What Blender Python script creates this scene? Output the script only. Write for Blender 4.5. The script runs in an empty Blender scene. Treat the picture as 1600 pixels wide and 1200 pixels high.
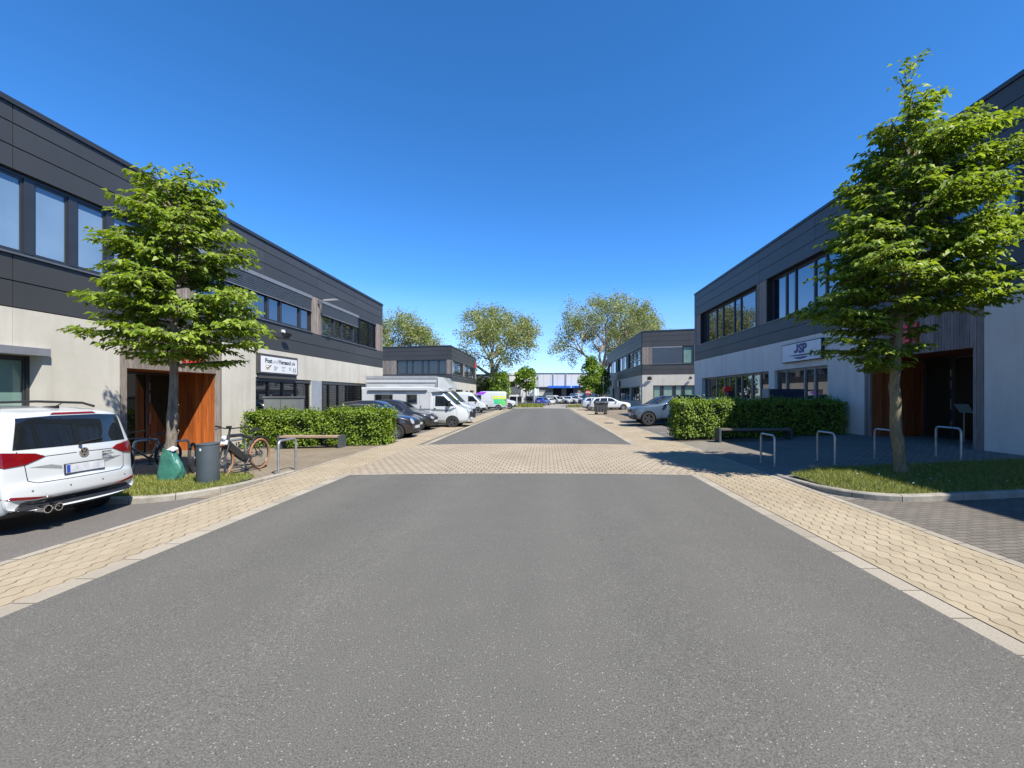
import bpy, bmesh, math, random
import numpy as np
from mathutils import Vector, Matrix
from mathutils.bvhtree import BVHTree
R = math.radians
S = bpy.context.scene
COL = S.collection
random.seed(7)

# ------------------------------------------------------------------ camera, sky, sun, exposure
F_PX, CX, CY, CH = 680.0, 853.0, 617.0, 1.8      # focal length and vanishing point measured on the photo (1600 px wide), eye height
cd = bpy.data.cameras.new("camera")
cam = bpy.data.objects.new("camera", cd)
COL.objects.link(cam)
cam.location = (0, 0, CH)
cam.rotation_euler = (R(90), 0, 0)
cd.sensor_width = 36
cd.lens = F_PX * 36 / 1600
cd.shift_x = -(CX - 800) / 1600
cd.shift_y = (CY - 600) / 1600
cd.clip_end = 3000
S.camera = cam

SUN_DIR = Vector((1, -1.0, 1.86)).normalized()    # towards the sun
w = bpy.data.worlds.new("World")
S.world = w
w.use_nodes = True
wn = w.node_tree
sky = wn.nodes.new("ShaderNodeTexSky")
sky.sky_type = 'NISHITA'
sky.sun_disc = False
sky.sun_elevation = math.asin(SUN_DIR.z)
sky.sun_rotation = math.atan2(SUN_DIR.x, SUN_DIR.y)
sky.altitude = 200
sky.air_density = 0.5
sky.dust_density = 0.0
sky.ozone_density = 3.0
bg = wn.nodes["Background"]
bg.inputs[1].default_value = 0.15
hs = wn.nodes.new('ShaderNodeHueSaturation')
hs.inputs['Saturation'].default_value = 1.25
wn.links.new(sky.outputs[0], hs.inputs['Color'])
tc = wn.nodes.new('ShaderNodeTexCoord'); sx_ = wn.nodes.new('ShaderNodeSeparateXYZ'); mr = wn.nodes.new('ShaderNodeMapRange')
wn.links.new(tc.outputs['Generated'], sx_.inputs[0]); wn.links.new(sx_.outputs[2], mr.inputs[0])
mr.inputs[1].default_value = 0.0; mr.inputs[2].default_value = 0.24; mr.inputs[3].default_value = 0.98; mr.inputs[4].default_value = 1.25
wn.links.new(mr.outputs[0], hs.inputs['Saturation'])
mv = wn.nodes.new('ShaderNodeMapRange'); wn.links.new(sx_.outputs[2], mv.inputs[0])
mv.inputs[1].default_value = 0.0; mv.inputs[2].default_value = 0.2; mv.inputs[3].default_value = 0.50; mv.inputs[4].default_value = 1.0
wn.links.new(mv.outputs[0], hs.inputs['Value'])
wn.links.new(hs.outputs[0], bg.inputs[0])
sl = bpy.data.lights.new("sun", 'SUN')
sl.energy = 3.9
sl.angle = R(0.53)
sl.color = (1.0, 0.95, 0.86)
so = bpy.data.objects.new("sun", sl)
COL.objects.link(so)
so.rotation_euler = SUN_DIR.to_track_quat('Z', 'Y').to_euler()
so.location = (20, -20, 40)
S.view_settings.view_transform = 'Standard'
S.view_settings.look = 'None'
S.view_settings.gamma = 1.0
S.view_settings.exposure = 1.27

# ------------------------------------------------------------------ terrain: flat road, gentle fall to the left, gentle rise to the right
XL, XR = -11.6, 11.8
def gz(x):
    if x < -5.85: return max(-0.15, -0.15 * (-x - 5.85) / 5.75)
    if x > 4.9: return min(0.30, 0.30 * (x - 4.9) / 6.9)
    return 0.0
def gp(px, py, lift=0.0):
    z = 0.0
    for _ in range(60):
        d = F_PX * (CH - z) / (py - CY)
        x = (px - CX) / F_PX * d
        z = 0.5 * z + 0.5 * (gz(x) + lift)
    return Vector((x, d, z))
def yl(px): return F_PX * -XL / (CX - px)
def zl(px, py): return CH - (py - CY) * -XL / (CX - px)
def yr(px): return F_PX * XR / (px - CX)
def zr(px, py): return CH - (py - CY) * XR / (px - CX)

# ------------------------------------------------------------------ helpers
class MB:
    def __init__(s): s.v = []; s.f = []; s.m = []
    def add(s, vs, fs, mi=0):
        n = len(s.v); s.v += [tuple(p) for p in vs]
        s.f += [tuple(i + n for i in f) for f in fs]; s.m += [mi] * len(fs)
    def hexa(s, c, mi=0):
        s.add(c, [(0, 3, 2, 1), (4, 5, 6, 7), (0, 1, 5, 4), (1, 2, 6, 5), (2, 3, 7, 6), (3, 0, 4, 7)], mi)
    def box(s, x0, x1, y0, y1, z0, z1, mi=0):
        s.hexa([(x0, y0, z0), (x1, y0, z0), (x1, y1, z0), (x0, y1, z0), (x0, y0, z1), (x1, y0, z1), (x1, y1, z1), (x0, y1, z1)], mi)
    def rbox(s, c, h, M, mi=0):
        x, y, z = h
        s.hexa([Vector(c) + M @ Vector(q) for q in [(-x, -y, -z), (x, -y, -z), (x, y, -z), (-x, y, -z), (-x, -y, z), (x, -y, z), (x, y, z), (-x, y, z)]], mi)
    def tube(s, pts, r, n=8, mi=0, closed=False, cap=True):
        pts = [Vector(p) for p in pts]; k = len(pts)
        rs = r if isinstance(r, (list, tuple)) else [r] * k
        vs = []; fs = []; up = None
        for i, p in enumerate(pts):
            if closed: t = pts[(i + 1) % k] - pts[i - 1]
            else: t = pts[min(i + 1, k - 1)] - pts[max(i - 1, 0)]
            if t.length < 1e-9: t = Vector((0, 0, 1))
            t.normalize()
            if up is None:
                up = Vector((0, 0, 1)) if abs(t.z) < .9 else Vector((1, 0, 0))
            a = up - t * up.dot(t)
            if a.length < 1e-6: a = Vector((1, 0.3, 0)) - t * t.x
            a.normalize(); up = a; b = t.cross(a)
            for j in range(n):
                q = 2 * math.pi * j / n
                vs.append(p + (a * math.cos(q) + b * math.sin(q)) * rs[i])
        for i in range(k if closed else k - 1):
            i2 = (i + 1) % k
            for j in range(n):
                j2 = (j + 1) % n
                fs.append((i * n + j, i * n + j2, i2 * n + j2, i2 * n + j))
        if cap and not closed:
            fs.append(tuple(range(n))[::-1]); fs.append(tuple(range((k - 1) * n, k * n)))
        s.add(vs, fs, mi)
    def lathe(s, prof, n=24, c=(0, 0, 0), axis='z', mi=0, closed=False):
        vs = []; k = len(prof)
        for (r, h) in prof:
            for j in range(n):
                a = 2 * math.pi * j / n
                x, y = r * math.cos(a), r * math.sin(a)
                p = {'z': (x, y, h), 'y': (x, h, y), 'x': (h, x, y)}[axis]
                vs.append((p[0] + c[0], p[1] + c[1], p[2] + c[2]))
        fs = []
        for i in range(k if closed else k - 1):
            i2 = (i + 1) % k
            for j in range(n):
                j2 = (j + 1) % n
                fs.append((i * n + j, i * n + j2, i2 * n + j2, i2 * n + j))
        if not closed:
            if prof[0][0] > 1e-4: fs.append(tuple(range(n))[::-1])
            if prof[-1][0] > 1e-4: fs.append(tuple(range((k - 1) * n, k * n)))
        s.add(vs, fs, mi)
    def prism(s, pts, fn, a, b, mi=0):
        """outline pts (p,q) swept from a to b; fn(p,q,t) -> xyz"""
        n = len(pts)
        vs = [fn(p, q, a) for p, q in pts] + [fn(p, q, b) for p, q in pts]
        fs = [tuple(range(n))[::-1], tuple(range(n, 2 * n))]
        fs += [(i, (i + 1) % n, n + (i + 1) % n, n + i) for i in range(n)]
        s.add(vs, fs, mi)
    def build(s, name, mats, parent=None, smooth=False, world=False, fixn=True, loc=None):
        me = bpy.data.meshes.new(name)
        vs = s.v
        if world and parent is not None:
            Mi = parent_matrix(parent).inverted()
            vs = [tuple(Mi @ Vector(p)) for p in vs]
        me.from_pydata(vs, [], s.f)
        for m in (mats if isinstance(mats, (list, tuple)) else [mats]): me.materials.append(m)
        if any(s.m): me.polygons.foreach_set("material_index", s.m)
        if fixn and len(s.f) < 60000:
            bm = bmesh.new(); bm.from_mesh(me)
            bmesh.ops.recalc_face_normals(bm, faces=bm.faces)
            bm.to_mesh(me); bm.free()
        if smooth: smooth_mesh(me, smooth if smooth is not True else 35)
        o = bpy.data.objects.new(name, me); COL.objects.link(o)
        if parent: o.parent = parent
        if loc: o.location = loc
        return o
def parent_matrix(p):
    M = p.matrix_basis.copy()
    while p.parent: p = p.parent; M = p.matrix_basis @ M
    return M
def smooth_mesh(me, deg=35):
    me.polygons.foreach_set("use_smooth", [True] * len(me.polygons))
    try: me.set_sharp_from_angle(angle=R(deg))
    except Exception: pass
def mesh_obj(name, me, parent=None):
    o = bpy.data.objects.new(name, me); COL.objects.link(o)
    if parent: o.parent = parent
    return o
def thing(name, label, cat, loc=(0, 0, 0), rz=0.0, group=None):
    o = bpy.data.objects.new(name, None); COL.objects.link(o)
    o.location = loc; o.rotation_euler = (0, 0, rz); o.empty_display_size = .2
    return tag(o, label, cat, group)
def tag(o, label, cat, group=None):
    o["label"] = label; o["category"] = cat
    if group: o["group"] = group
    return o
def kind(o, k): o["kind"] = k; return o
def copy_tree(o, parent=None):
    c = o.copy(); COL.objects.link(c)
    if parent: c.parent = parent
    for ch in list(o.children): copy_tree(ch, c)
    return c
def applied(ob):
    dg = bpy.context.evaluated_depsgraph_get(); dg.update()
    return bpy.data.meshes.new_from_object(ob.evaluated_get(dg))
def kill(*obs):
    for o in obs:
        me = o.data; bpy.data.objects.remove(o)
def text_mesh(mb, body, size, origin, right, up, nrm, offset=0.0, extrude=0.004, align='LEFT', mi=0, sx=1.0):
    cu = bpy.data.curves.new("lettering", 'FONT'); cu.body = body; cu.size = size
    cu.offset = offset; cu.extrude = extrude; cu.align_x = align; cu.resolution_u = 3
    ob = bpy.data.objects.new("lettering", cu); COL.objects.link(ob)
    me = applied(ob)
    O, Rt, U, N = Vector(origin), Vector(right), Vector(up), Vector(nrm)
    vs = [O + Rt * (v.co.x * sx) + U * v.co.y + N * (v.co.z + extrude) for v in me.vertices]
    mb.add(vs, [tuple(p.vertices) for p in me.polygons], mi)
    bpy.data.objects.remove(ob); bpy.data.meshes.remove(me)

# ------------------------------------------------------------------ materials
MATS = {}
def nm(name):
    m = bpy.data.materials.new(name); m.use_nodes = True
    return m, m.node_tree, m.node_tree.nodes["Principled BSDF"]
def N(nt, t, **kw):
    n = nt.nodes.new(t)
    for k, v in kw.items(): setattr(n, k, v)
    return n
def mixc(nt, a, b, fac, blend='MIX'):
    n = N(nt, "ShaderNodeMix", data_type='RGBA', blend_type=blend)
    for idx, v in ((0, fac), (6, a), (7, b)):
        if hasattr(v, "is_linked") or hasattr(v, "links"): nt.links.new(v, n.inputs[idx])
        elif idx == 0: n.inputs[0].default_value = v
        else: n.inputs[idx].default_value = (*v, 1)
    return n.outputs[2]
def math_n(nt, op, a, b=None, c=None):
    n = N(nt, "ShaderNodeMath", operation=op)
    for i, v in enumerate((a, b, c)):
        if v is None: continue
        if hasattr(v, "links"): nt.links.new(v, n.inputs[i])
        else: n.inputs[i].default_value = v
    return n.outputs[0]
def ramp(nt, fac, stops):
    r = N(nt, "ShaderNodeValToRGB"); e = r.color_ramp.elements
    while len(e) < len(stops): e.new(.5)
    for q, (p, c) in zip(e, stops): q.position = p; q.color = (*c, 1) if len(c) == 3 else c
    nt.links.new(fac, r.inputs[0]); return r.outputs[0]
def noise(nt, vec, scale, detail=4, rough=.55):
    n = N(nt, "ShaderNodeTexNoise"); n.inputs["Scale"].default_value = scale
    n.inputs["Detail"].default_value = detail; n.inputs["Roughness"].default_value = rough
    if vec is not None: nt.links.new(vec, n.inputs["Vector"])
    return n.outputs[0]
def pm(name, c1, c2=None, rough=.6, metal=0.0, scale=3.0, stretch=(1, 1, 1), bump=0.0, bscale=60.0, island=0.0, spec=None, coat=0.0, lo=.35, hi=.68):
    if name in MATS: return MATS[name]
    m, nt, b = nm(name)
    if c2 is None: c2 = tuple(x * .85 for x in c1)
    geo = N(nt, "ShaderNodeNewGeometry")
    mp = N(nt, "ShaderNodeMapping"); mp.inputs["Scale"].default_value = stretch
    nt.links.new(geo.outputs["Position"], mp.inputs[0])
    f = noise(nt, mp.outputs[0], scale, 6)
    f = ramp(nt, f, [(lo, (0, 0, 0)), (hi, (1, 1, 1))])
    col = mixc(nt, c1, c2, f)
    if island:
        k = math_n(nt, 'MULTIPLY_ADD', geo.outputs["Random Per Island"], island, 1 - island / 2)
        cb = N(nt, "ShaderNodeCombineColor")
        for i in range(3): nt.links.new(k, cb.inputs[i])
        col = mixc(nt, col, cb.outputs[0], 1.0, 'MULTIPLY')
    nt.links.new(col, b.inputs["Base Color"])
    b.inputs["Roughness"].default_value = rough; b.inputs["Metallic"].default_value = metal
    if spec is not None: b.inputs["Specular IOR Level"].default_value = spec
    if coat: b.inputs["Coat Weight"].default_value = coat; b.inputs["Coat Roughness"].default_value = .04
    if bump:
        bp = N(nt, "ShaderNodeBump"); bp.inputs["Strength"].default_value = bump; bp.inputs["Distance"].default_value = .02
        nt.links.new(noise(nt, mp.outputs[0], bscale, 5), bp.inputs["Height"])
        nt.links.new(bp.outputs[0], b.inputs["Normal"])
    MATS[name] = m; return m
def paint(name, c, metal=0.0, rough=.32):
    return pm("paint_" + name, c, tuple(x * .93 for x in c), rough=rough, metal=metal, scale=1.5, coat=1.0)
def glass(name, c, ior=1.6, rough=.015, c2=None):
    if name in MATS: return MATS[name]
    m = pm(name, c, c2 or tuple(x * .6 for x in c), rough=rough, scale=.8)
    b = m.node_tree.nodes["Principled BSDF"]; b.inputs["IOR"].default_value = ior
    return m
def leafmat(name, stops, trans=.3):
    if name in MATS: return MATS[name]
    m, nt, b = nm(name)
    geo = N(nt, "ShaderNodeNewGeometry")
    col = ramp(nt, geo.outputs["Random Per Island"], stops)
    nt.links.new(col, b.inputs["Base Color"]); b.inputs["Roughness"].default_value = .52
    b.inputs["Specular IOR Level"].default_value = .38
    t = N(nt, "ShaderNodeBsdfTranslucent")
    nt.links.new(mixc(nt, col, (1.5, 1.5, .6), 1.0, 'MULTIPLY'), t.inputs[0])
    mx = N(nt, "ShaderNodeMixShader"); mx.inputs[0].default_value = trans
    nt.links.new(b.outputs[0], mx.inputs[1]); nt.links.new(t.outputs[0], mx.inputs[2])
    nt.links.new(mx.outputs[0], nt.nodes["Material Output"].inputs[0])
    MATS[name] = m; return m
def pavers(name, ca, cb, joint, bl, bw, wave=0.0, period=.22, along='Y', mortar=.008, offset=.5, dirt=(.5, .45, .4), bump=.5, rough=.85):
    if name in MATS: return MATS[name]
    m, nt, b = nm(name)
    geo = N(nt, "ShaderNodeNewGeometry"); sp = N(nt, "ShaderNodeSeparateXYZ")
    nt.links.new(geo.outputs["Position"], sp.inputs[0])
    u, v = (sp.outputs[1], sp.outputs[0]) if along == 'Y' else (sp.outputs[0], sp.outputs[1])
    if wave:
        s = math_n(nt, 'SINE', math_n(nt, 'MULTIPLY', u, 2 * math.pi / period))
        v = math_n(nt, 'ADD', v, math_n(nt, 'MULTIPLY', s, wave))
    cx = N(nt, "ShaderNodeCombineXYZ"); nt.links.new(u, cx.inputs[0]); nt.links.new(v, cx.inputs[1])
    br = N(nt, "ShaderNodeTexBrick"); br.offset = offset
    nt.links.new(cx.outputs[0], br.inputs["Vector"])
    br.inputs["Color1"].default_value = (*ca, 1); br.inputs["Color2"].default_value = (*cb, 1)
    br.inputs["Mortar"].default_value = (*joint, 1); br.inputs["Scale"].default_value = 1.0
    br.inputs["Brick Width"].default_value = bl; br.inputs["Row Height"].default_value = bw
    br.inputs["Mortar Size"].default_value = mortar; br.inputs["Mortar Smooth"].default_value = .15
    col = br.outputs[0]
    f = ramp(nt, noise(nt, geo.outputs["Position"], .55, 6), [(.38, (0, 0, 0)), (.72, (1, 1, 1))])
    f = math_n(nt, 'MULTIPLY', f, .45)
    col = mixc(nt, col, mixc(nt, col, dirt, 1.0, 'MULTIPLY'), f)
    g = ramp(nt, noise(nt, geo.outputs["Position"], 90, 3), [(.3, (.8, .8, .8)), (.7, (1.12, 1.12, 1.12))])
    col = mixc(nt, col, g, 1.0, 'MULTIPLY')
    nt.links.new(col, b.inputs["Base Color"]); b.inputs["Roughness"].default_value = rough
    b.inputs["Specular IOR Level"].default_value = .25
    bp = N(nt, "ShaderNodeBump"); bp.inputs["Strength"].default_value = bump; bp.inputs["Distance"].default_value = .008
    h = math_n(nt, 'SUBTRACT', math_n(nt, 'MULTIPLY', noise(nt, geo.outputs["Position"], 120, 3), .35), br.outputs["Fac"])
    nt.links.new(h, bp.inputs["Height"]); nt.links.new(bp.outputs[0], b.inputs["Normal"])
    MATS[name] = m; return m
def wavepavers(name, ca, cb, joint, row, bl, amp, period, jw=.05, cross=.35, dirt=(.66, .6, .54), jstr=1.0):
    """interlocking wave stones: strong wavy joints along the street (y), faint cross joints"""
    m, nt, b = nm(name)
    geo = N(nt, "ShaderNodeNewGeometry"); sp = N(nt, "ShaderNodeSeparateXYZ"); P = geo.outputs["Position"]
    nt.links.new(P, sp.inputs[0]); x, y = sp.outputs[0], sp.outputs[1]
    s = math_n(nt, 'SINE', math_n(nt, 'MULTIPLY', y, 2 * math.pi / period))
    s = math_n(nt, 'MULTIPLY', math_n(nt, 'ARCTANGENT', math_n(nt, 'MULTIPLY', s, 2.2)), .87 * amp)
    wob = math_n(nt, 'MULTIPLY', math_n(nt, 'SUBTRACT', noise(nt, P, 6, 2), .5), .012)
    v = math_n(nt, 'DIVIDE', math_n(nt, 'ADD', math_n(nt, 'ADD', x, s), wob), row)
    fv = math_n(nt, 'FLOOR', v)
    dv = math_n(nt, 'ABSOLUTE', math_n(nt, 'SUBTRACT', math_n(nt, 'FRACT', v), .5))
    u = math_n(nt, 'ADD', math_n(nt, 'DIVIDE', y, bl), math_n(nt, 'MULTIPLY', fv, .5))
    fu = math_n(nt, 'FLOOR', u)
    du = math_n(nt, 'ABSOLUTE', math_n(nt, 'SUBTRACT', math_n(nt, 'FRACT', u), .5))
    jv = ramp(nt, dv, [(.5 - jw * 1.6, (0, 0, 0)), (.5 - jw * .6, (1, 1, 1))])
    ju = ramp(nt, du, [(.5 - jw * .9, (0, 0, 0)), (.5 - jw * .3, (1, 1, 1))])
    brk = ramp(nt, noise(nt, P, 3.5, 3), [(.3, (.25, .25, .25)), (.62, (1, 1, 1))])
    j = math_n(nt, 'MULTIPLY', math_n(nt, 'MAXIMUM', jv, math_n(nt, 'MULTIPLY', ju, cross)), math_n(nt, 'MULTIPLY', brk, jstr))
    cx = N(nt, "ShaderNodeCombineXYZ"); nt.links.new(fu, cx.inputs[0]); nt.links.new(fv, cx.inputs[1])
    wn_ = N(nt, "ShaderNodeTexWhiteNoise", noise_dimensions='3D'); nt.links.new(cx.outputs[0], wn_.inputs["Vector"])
    col = mixc(nt, ca, cb, wn_.outputs["Value"])
    f = ramp(nt, noise(nt, P, .6, 6), [(.38, (0, 0, 0)), (.72, (1, 1, 1))])
    col = mixc(nt, col, mixc(nt, col, dirt, 1.0, 'MULTIPLY'), math_n(nt, 'MULTIPLY', f, .5))
    g = ramp(nt, noise(nt, P, 110, 3), [(.3, (.8, .8, .8)), (.7, (1.14, 1.14, 1.14))])
    col = mixc(nt, mixc(nt, col, g, 1.0, 'MULTIPLY'), joint, j)
    nt.links.new(col, b.inputs["Base Color"]); b.inputs["Roughness"].default_value = .88; b.inputs["Specular IOR Level"].default_value = .2
    bp = N(nt, "ShaderNodeBump"); bp.inputs["Strength"].default_value = .5; bp.inputs["Distance"].default_value = .008
    nt.links.new(math_n(nt, 'SUBTRACT', math_n(nt, 'MULTIPLY', noise(nt, P, 120, 3), .3), j), bp.inputs["Height"]); nt.links.new(bp.outputs[0], b.inputs["Normal"])
    MATS[name] = m; return m
def asphalt(name, c, chip=(.34, .33, .31)):
    m, nt, b = nm(name)
    geo = N(nt, "ShaderNodeNewGeometry"); P = geo.outputs["Position"]
    f1 = noise(nt, P, 105, 5, .7)
    base = ramp(nt, f1, [(.28, tuple(x * .38 for x in c)), (.5, c), (.68, tuple(x * 1.75 for x in c))])
    vo = N(nt, "ShaderNodeTexVoronoi"); vo.inputs["Scale"].default_value = 75; nt.links.new(P, vo.inputs["Vector"])
    cs = N(nt, "ShaderNodeSeparateColor"); nt.links.new(vo.outputs["Color"], cs.inputs[0])
    a = math_n(nt, 'LESS_THAN', vo.outputs["Distance"], .30)
    q = math_n(nt, 'GREATER_THAN', cs.outputs[0], .93)
    base = mixc(nt, base, chip, math_n(nt, 'MULTIPLY', a, q))
    q2 = math_n(nt, 'LESS_THAN', cs.outputs[0], .10)
    base = mixc(nt, base, tuple(x * .4 for x in c), math_n(nt, 'MULTIPLY', math_n(nt, 'MULTIPLY', a, q2), .8))
    mp = N(nt, "ShaderNodeMapping"); mp.inputs["Scale"].default_value = (1, .12, 1); nt.links.new(P, mp.inputs[0])
    big = ramp(nt, noise(nt, mp.outputs[0], .9, 4), [(.3, (.93, .93, .93)), (.7, (1.06, 1.06, 1.055))])
    base = mixc(nt, base, big, 1.0, 'MULTIPLY')
    pat = ramp(nt, noise(nt, P, 2.2, 5), [(.35, (.97, .97, .97)), (.65, (1.025, 1.025, 1.02))])
    base = mixc(nt, base, pat, 1.0, 'MULTIPLY')
    v2 = N(nt, "ShaderNodeTexVoronoi"); v2.inputs["Scale"].default_value = 1.1; nt.links.new(P, v2.inputs["Vector"])
    c2_ = N(nt, "ShaderNodeSeparateColor"); nt.links.new(v2.outputs["Color"], c2_.inputs[0])
    wob = math_n(nt, 'ADD', v2.outputs["Distance"], math_n(nt, 'MULTIPLY', noise(nt, P, 30, 2), .05))
    spot = math_n(nt, 'MULTIPLY', math_n(nt, 'LESS_THAN', wob, .045), math_n(nt, 'GREATER_THAN', c2_.outputs[1], .45))
    base = mixc(nt, base, tuple(x * .3 for x in c), math_n(nt, 'MULTIPLY', spot, .75))     # small oil and gum spots
    sx3 = N(nt, "ShaderNodeSeparateXYZ"); nt.links.new(P, sx3.inputs[0])
    lane = math_n(nt, 'SINE', math_n(nt, 'MULTIPLY_ADD', sx3.outputs[0], 3.3, 1.2))
    lane = math_n(nt, 'MULTIPLY', lane, noise(nt, mp.outputs[0], .5, 3))
    lanec = ramp(nt, math_n(nt, 'MULTIPLY_ADD', lane, .5, .5), [(.2, (.955, .955, .955)), (.8, (1.035, 1.035, 1.03))])
    base = mixc(nt, base, lanec, 1.0, 'MULTIPLY')                                            # tyre-polished lanes
    nt.links.new(base, b.inputs["Base Color"]); b.inputs["Roughness"].default_value = .82
    b.inputs["Specular IOR Level"].default_value = .3
    bp = N(nt, "ShaderNodeBump"); bp.inputs["Strength"].default_value = .35; bp.inputs["Distance"].default_value = .005
    nt.links.new(f1, bp.inputs["Height"]); nt.links.new(bp.outputs[0], b.inputs["Normal"])
    MATS[name] = m; return m

M_asph = asphalt("asphalt_near", (.100, .096, .086), (.29, .285, .26))
M_asph2 = asphalt("asphalt_far", (.096, .092, .083), (.16, .16, .15))
M_bay = pavers("bay_pavers", (.135, .121, .104), (.165, .147, .126), (.05, .045, .04), .2, .1, wave=0, along='X', mortar=.006)
M_bayasph = asphalt("bay_asphalt", (.115, .105, .095), (.24, .22, .2))
M_wave = wavepavers("wave_pavers", (.345, .29, .205), (.295, .248, .175), (.045, .036, .027), .155, .2, .019, .2, jw=.045, cross=.10)
M_waveL = wavepavers("wave_pavers_left", (.345, .29, .207), (.305, .256, .182), (.085, .068, .05), .155, .2, .019, .2, jw=.05, cross=.25, jstr=.9)  # same stones, joint colour lightened to stand for the sun direction here
M_cross = pavers("crossing_pavers", (.36, .305, .228), (.315, .265, .196), (.10, .08, .06), .2, .2, wave=0, along='X', mortar=.012, dirt=(.66, .62, .58))
M_fore = pavers("forecourt_pavers", (.25, .205, .15), (.20, .165, .12), (.10, .08, .06), .2, .1, wave=0, along='X', mortar=.008, dirt=(.6, .55, .5))
M_foreR = pavers("forecourt_pavers_grey", (.235, .215, .18), (.195, .178, .15), (.06, .055, .05), .2, .1, wave=0, along='X', mortar=.008, dirt=(.6, .58, .55))  # paver colour raised to brighten the shaded right forecourt
M_gut = pavers("gutter_stones", (.34, .305, .25), (.27, .24, .195), (.12, .1, .085), .5, .6, along='Y', mortar=.008, dirt=(.7, .67, .62))
M_kerb = pm("kerb_concrete", (.30, .275, .23), (.20, .185, .15), rough=.9, scale=5, bump=.3, bscale=90)
M_land = pm("land", (.16, .15, .12), (.08, .1, .05), rough=.95, scale=.12)
M_line = pm("worn_line_paint", (.5, .49, .46), (.2, .19, .17), rough=.8, scale=14, lo=.42, hi=.58)
M_conc = None
M_concR = None
def concrete(name, c1, c2, c3):
    m, nt, b = nm(name)
    geo = N(nt, "ShaderNodeNewGeometry"); P = geo.outputs["Position"]
    f = ramp(nt, noise(nt, P, .8, 8, .62), [(.32, (0, 0, 0)), (.7, (1, 1, 1))])
    col = mixc(nt, c1, c2, f)
    mp = N(nt, "ShaderNodeMapping"); mp.inputs["Scale"].default_value = (1.6, 1.6, .16); nt.links.new(P, mp.inputs[0])
    st = ramp(nt, noise(nt, mp.outputs[0], 1.7, 5), [(.5, (0, 0, 0)), (.78, (1, 1, 1))])
    col = mixc(nt, col, c3, math_n(nt, 'MULTIPLY', st, .5))
    sp = ramp(nt, noise(nt, P, 26, 4), [(.25, (.8, .79, .77)), (.36, (1, 1, 1)), (1, (1, 1, 1))])
    col = mixc(nt, col, sp, 1.0, 'MULTIPLY')
    nt.links.new(col, b.inputs["Base Color"]); b.inputs["Roughness"].default_value = .85
    b.inputs["Specular IOR Level"].default_value = .2
    bp = N(nt, "ShaderNodeBump"); bp.inputs["Strength"].default_value = .15; bp.inputs["Distance"].default_value = .01
    nt.links.new(noise(nt, P, 14, 6), bp.inputs["Height"]); nt.links.new(bp.outputs[0], b.inputs["Normal"])
    return m
M_conc = concrete("concrete_wall", (.50, .475, .415), (.42, .40, .345), (.31, .295, .245))
M_concR = concrete('concrete_wall_right', (.62, .595, .535), (.54, .515, .46), (.42, .40, .35))  # paler copy of the concrete, colour lifted to brighten the shaded facade
M_clad = pm("anthracite_cladding", (.048, .049, .049), (.042, .043, .043), rough=.5, metal=.1, scale=.7, island=.16)
M_clad2 = pm("cladding_backing", (.012, .012, .013), rough=.8)
M_coping = pm("roof_coping", (.05, .052, .056), rough=.4, metal=.4, scale=2)
M_wood = pm("weathered_wood", (.255, .215, .18), (.12, .10, .086), rough=.85, scale=3.5, stretch=(9, 9, .6), island=.55, bump=.3, bscale=18)
M_woodR = pm("weathered_grey_wood", (.23, .20, .18), (.13, .112, .10), rough=.85, scale=3.5, stretch=(9, 9, .6), island=.5, bump=.3, bscale=18)
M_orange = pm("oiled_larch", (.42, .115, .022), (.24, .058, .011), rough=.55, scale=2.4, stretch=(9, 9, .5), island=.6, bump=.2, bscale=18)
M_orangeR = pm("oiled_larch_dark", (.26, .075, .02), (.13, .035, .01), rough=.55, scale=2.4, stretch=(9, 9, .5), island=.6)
M_frame = pm("aluminium_frame", (.055, .06, .068), rough=.35, metal=.5, scale=2)
M_framelt = pm("grey_frame", (.17, .18, .195), rough=.4, metal=.5, scale=2)
M_glass = glass("window_glass", (.012, .016, .022), ior=1.85)
M_glassb = glass("sky_and_blind_glass", (.17, .26, .37), ior=1.8, c2=(.13, .21, .31))  # reflected sky and the pale blind behind are painted into the pane colour
M_glassL = glass("sky_coated_glass", (.008, .012, .03), ior=2.7)
M_glassg = glass("green_tint_glass", (.17, .27, .235), ior=1.5, c2=(.12, .2, .18))
M_glassdk = glass("door_glass", (.02, .022, .016), ior=1.5)
M_blind = pm("blind_slats", (.25, .26, .265), rough=.45, metal=.4, scale=3)
M_blinddk = pm("dark_blind_slats", (.07, .078, .09), rough=.45, metal=.4, scale=3)
M_steel = pm("galvanised_steel", (.42, .43, .43), (.3, .31, .32), rough=.42, metal=.75, scale=9)
M_black = pm("black_plastic", (.012, .012, .013), rough=.5)
M_rubber = pm("rubber", (.018, .018, .018), rough=.8)
M_red = pm("red_sign_paint", (.62, .02, .015), rough=.4, scale=2)
M_white = pm("white_sign", (.62, .64, .66), (.57, .59, .62), rough=.35, scale=2)
M_navy = pm("navy_lettering", (.01, .02, .13), rough=.45)
M_ink = pm("dark_lettering", (.03, .032, .035), rough=.5)
M_inklt = pm("grey_lettering", (.22, .23, .25), rough=.5)
M_yel = pm("yellow_mark", (.65, .4, .05), rough=.5)
M_bark = pm("bark", (.24, .2, .155), (.10, .085, .07), rough=.95, scale=7, stretch=(3, 3, .7), bump=.9, bscale=14)
M_bark2 = pm("mossy_bark", (.21, .18, .10), (.10, .085, .055), rough=.95, scale=6, stretch=(3, 3, .7), bump=.9, bscale=14)
M_barkpl = pm("plane_tree_bark", (.36, .3, .22), (.17, .14, .10), rough=.9, scale=1.6, bump=.3, bscale=5)
M_leaf = leafmat("street_tree_leaves", [(0, (.085, .145, .014)), (.5, (.165, .245, .024)), (1, (.29, .36, .06))], .36)
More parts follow.
